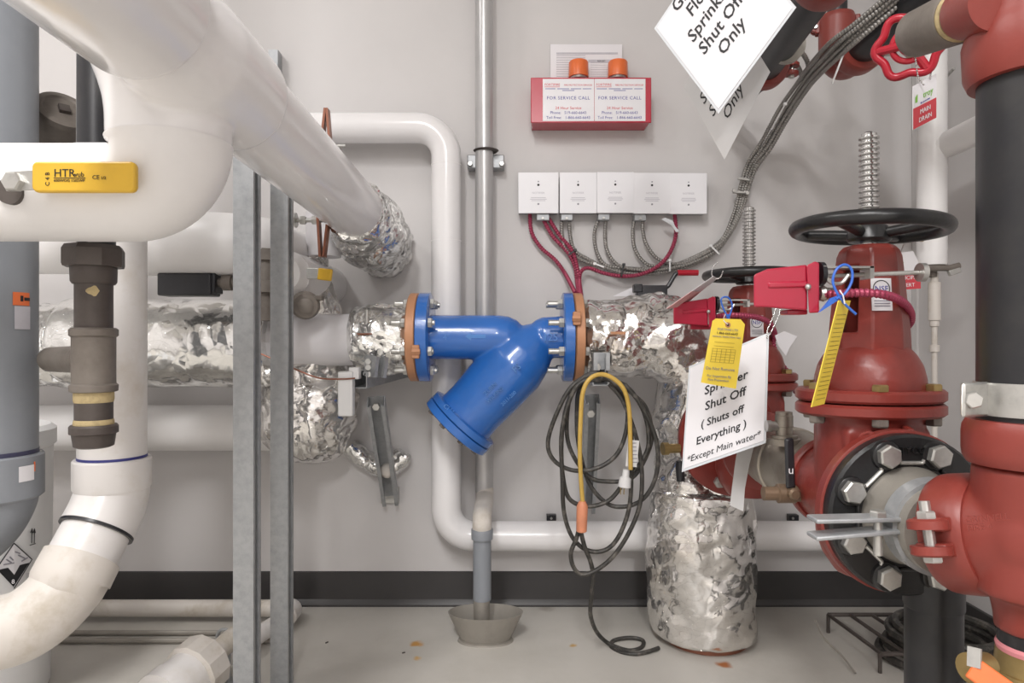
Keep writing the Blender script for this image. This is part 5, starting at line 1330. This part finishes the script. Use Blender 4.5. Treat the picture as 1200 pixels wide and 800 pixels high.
# ================================================================== RIGHT WALL PIPES
D = 1.75
xc = P(1092, 0, D).x; zb = P(0, 311, D).z
t = thing('white_wall_pipe', 'white vertical pipe near the right wall with a branch coming forward', 'pipe', V((xc, D, zb)))
b = MB(); b.cyl(V((xc, D, zb)), V((xc, D, 2.8)), .0345, 32); b.build('pipe', 'pvcm', t)
pa = P(1105, 172, D)
MB().tube(rbend([V((xc, D, pa.z)), V((xc + .028, D - .02, pa.z)), V((xc + .05, .8, pa.z + .03))], .03), .033, 30).build('branch', 'pvcm', t)
b = MB(); b.lathe(V((xc, D, zb)), (0, 0, -1), [(0, .03), (.012, .034), (.014, .012), (.03, .012)], 24); b.build('reducer', 'irond', t)
MB().tube([P(1085, 314, D - .03), P(1112, 314, D - .03), P(1124, 311, D - .03)], .008, 10).build('hose_bib_handle', 'irond', t)
MB().box(P(1118, 318, D - .03), (S(14, D), .012, S(7, D)), (V((.9, 0, .35)), V((0, 1, 0)), V((-.35, 0, .9)))).build('handle_wing', 'zinc', t, bevel=.002)
b = MB(); b.lathe(P(1095, 320, D), (0, 0, -1), [(0, .009), (S(10, D), .009), (S(11, D), .0145), (S(55, D), .0145), (S(56, D), .011), (S(62, D), .011), (S(63, D), .007), (S(400, D), .007)], 20); b.build('thin_drop', 'ventd', t)
b = MB(); b.lathe(P(1095, 404, D), (0, 0, -1), [(0, .012), (S(8, D), .012)], 16); b.build('thin_coupling', 'ventd', t)
b = MB(); b.bar(P(1080, 283, D - .04), P(1080, 272, D - .04), .007, .006); b.build('brass_bleeder', 'brass', t)
MB().box(P(1075, 180, 2.085), (.018, .025, 1.6)).build('corner_trim', 'wall') ['kind'] = 'structure'
bpy.data.objects['corner_trim'].name = 'trim_1'
MB().tube([P(1107, 92, 1.9), P(1118, 80, 1.85)], .004, 8).build('pipe_hook', 'zinc', t)

# --- debris and coiled cable on the floor in the dark corner
t = thing('floor_cable_coil', 'dusty coiled cable on the floor behind the dark drop pipe', 'cable', V((1.02, 1.75, 0)))
for j in range(5):
    MB().tube([p + V((0, 0, 0)) for p in ring(V((1.07 + .004 * j, 1.74 - .008 * j, .012 + .020 * j)), (.03 * (j % 2), 0, 1), .12 - .008 * (j % 3), 0, 40)], .010, 8, closed=True).build('coil_turn', 'rubber', t)
o = MB().tube(spline([V((.80, 1.80, .075)), V((.805, 1.76, .045)), V((.83, 1.72, .02)), V((.835, 1.66, .004))], 6), .0028, 6).build('dry_twig', 'funnel'); tag(o, 'thin dry stick leaning by the black base below the near valve', 'stick')
t = thing('wire_rack', 'low dark wire rack on the floor below the black flange', 'rack', V((.97, 1.76, 0)))
for k in range(4):
    x = .88 + .06 * k
    MB().tube([V((x, 1.90, .05)), V((x + .02, 1.66, .05))], .005, 8).build('wire', 'iron', t)
MB().tube([V((.88, 1.90, .05)), V((1.06, 1.90, .05))], .006, 8).build('rail', 'iron', t)
MB().tube([V((.90, 1.67, .046)), V((1.08, 1.67, .046))], .006, 8).build('rail', 'iron', t)
for x, y in ((.88, 1.90), (1.06, 1.90), (.90, 1.67), (1.08, 1.67)): MB().tube([V((x, y, 0)), V((x, y, .05))], .005, 8).build('leg', 'iron', t)
t = thing('paper_corner', 'white paper corner poking up behind the foil elbow beside the lever valve', 'paper', P(731, 348, 1.99))
b = MB(); b.prism([(0, 0), (24, 0), (24, 11)], P(718, 347, 1.99), ex * (1.99 / F), ez * (1.99 / F), .001); b.build('sheet', 'paper', t, smooth=0)
for px, py, lab in ((383, 753, 'tiny dark crumb on the floor left of the orange rust spot'), (473, 765, 'tiny dark crumb on the floor below the orange rust spot'), (225, 741, 'tiny dark crumb on the floor behind the near channel post')):
    d = CZ * F / (py - 400); c = P(px, py, d); a = random.random() * 3
    o = MB().bar(c + V((-.004 * math.cos(a), -.004 * math.sin(a), .0012)), c + V((.004 * math.cos(a), .004 * math.sin(a), .0012)), .003, .0024).build('floor_crumb', 'iron')
    tag(o, lab, 'debris', 'crumbs on the floor')
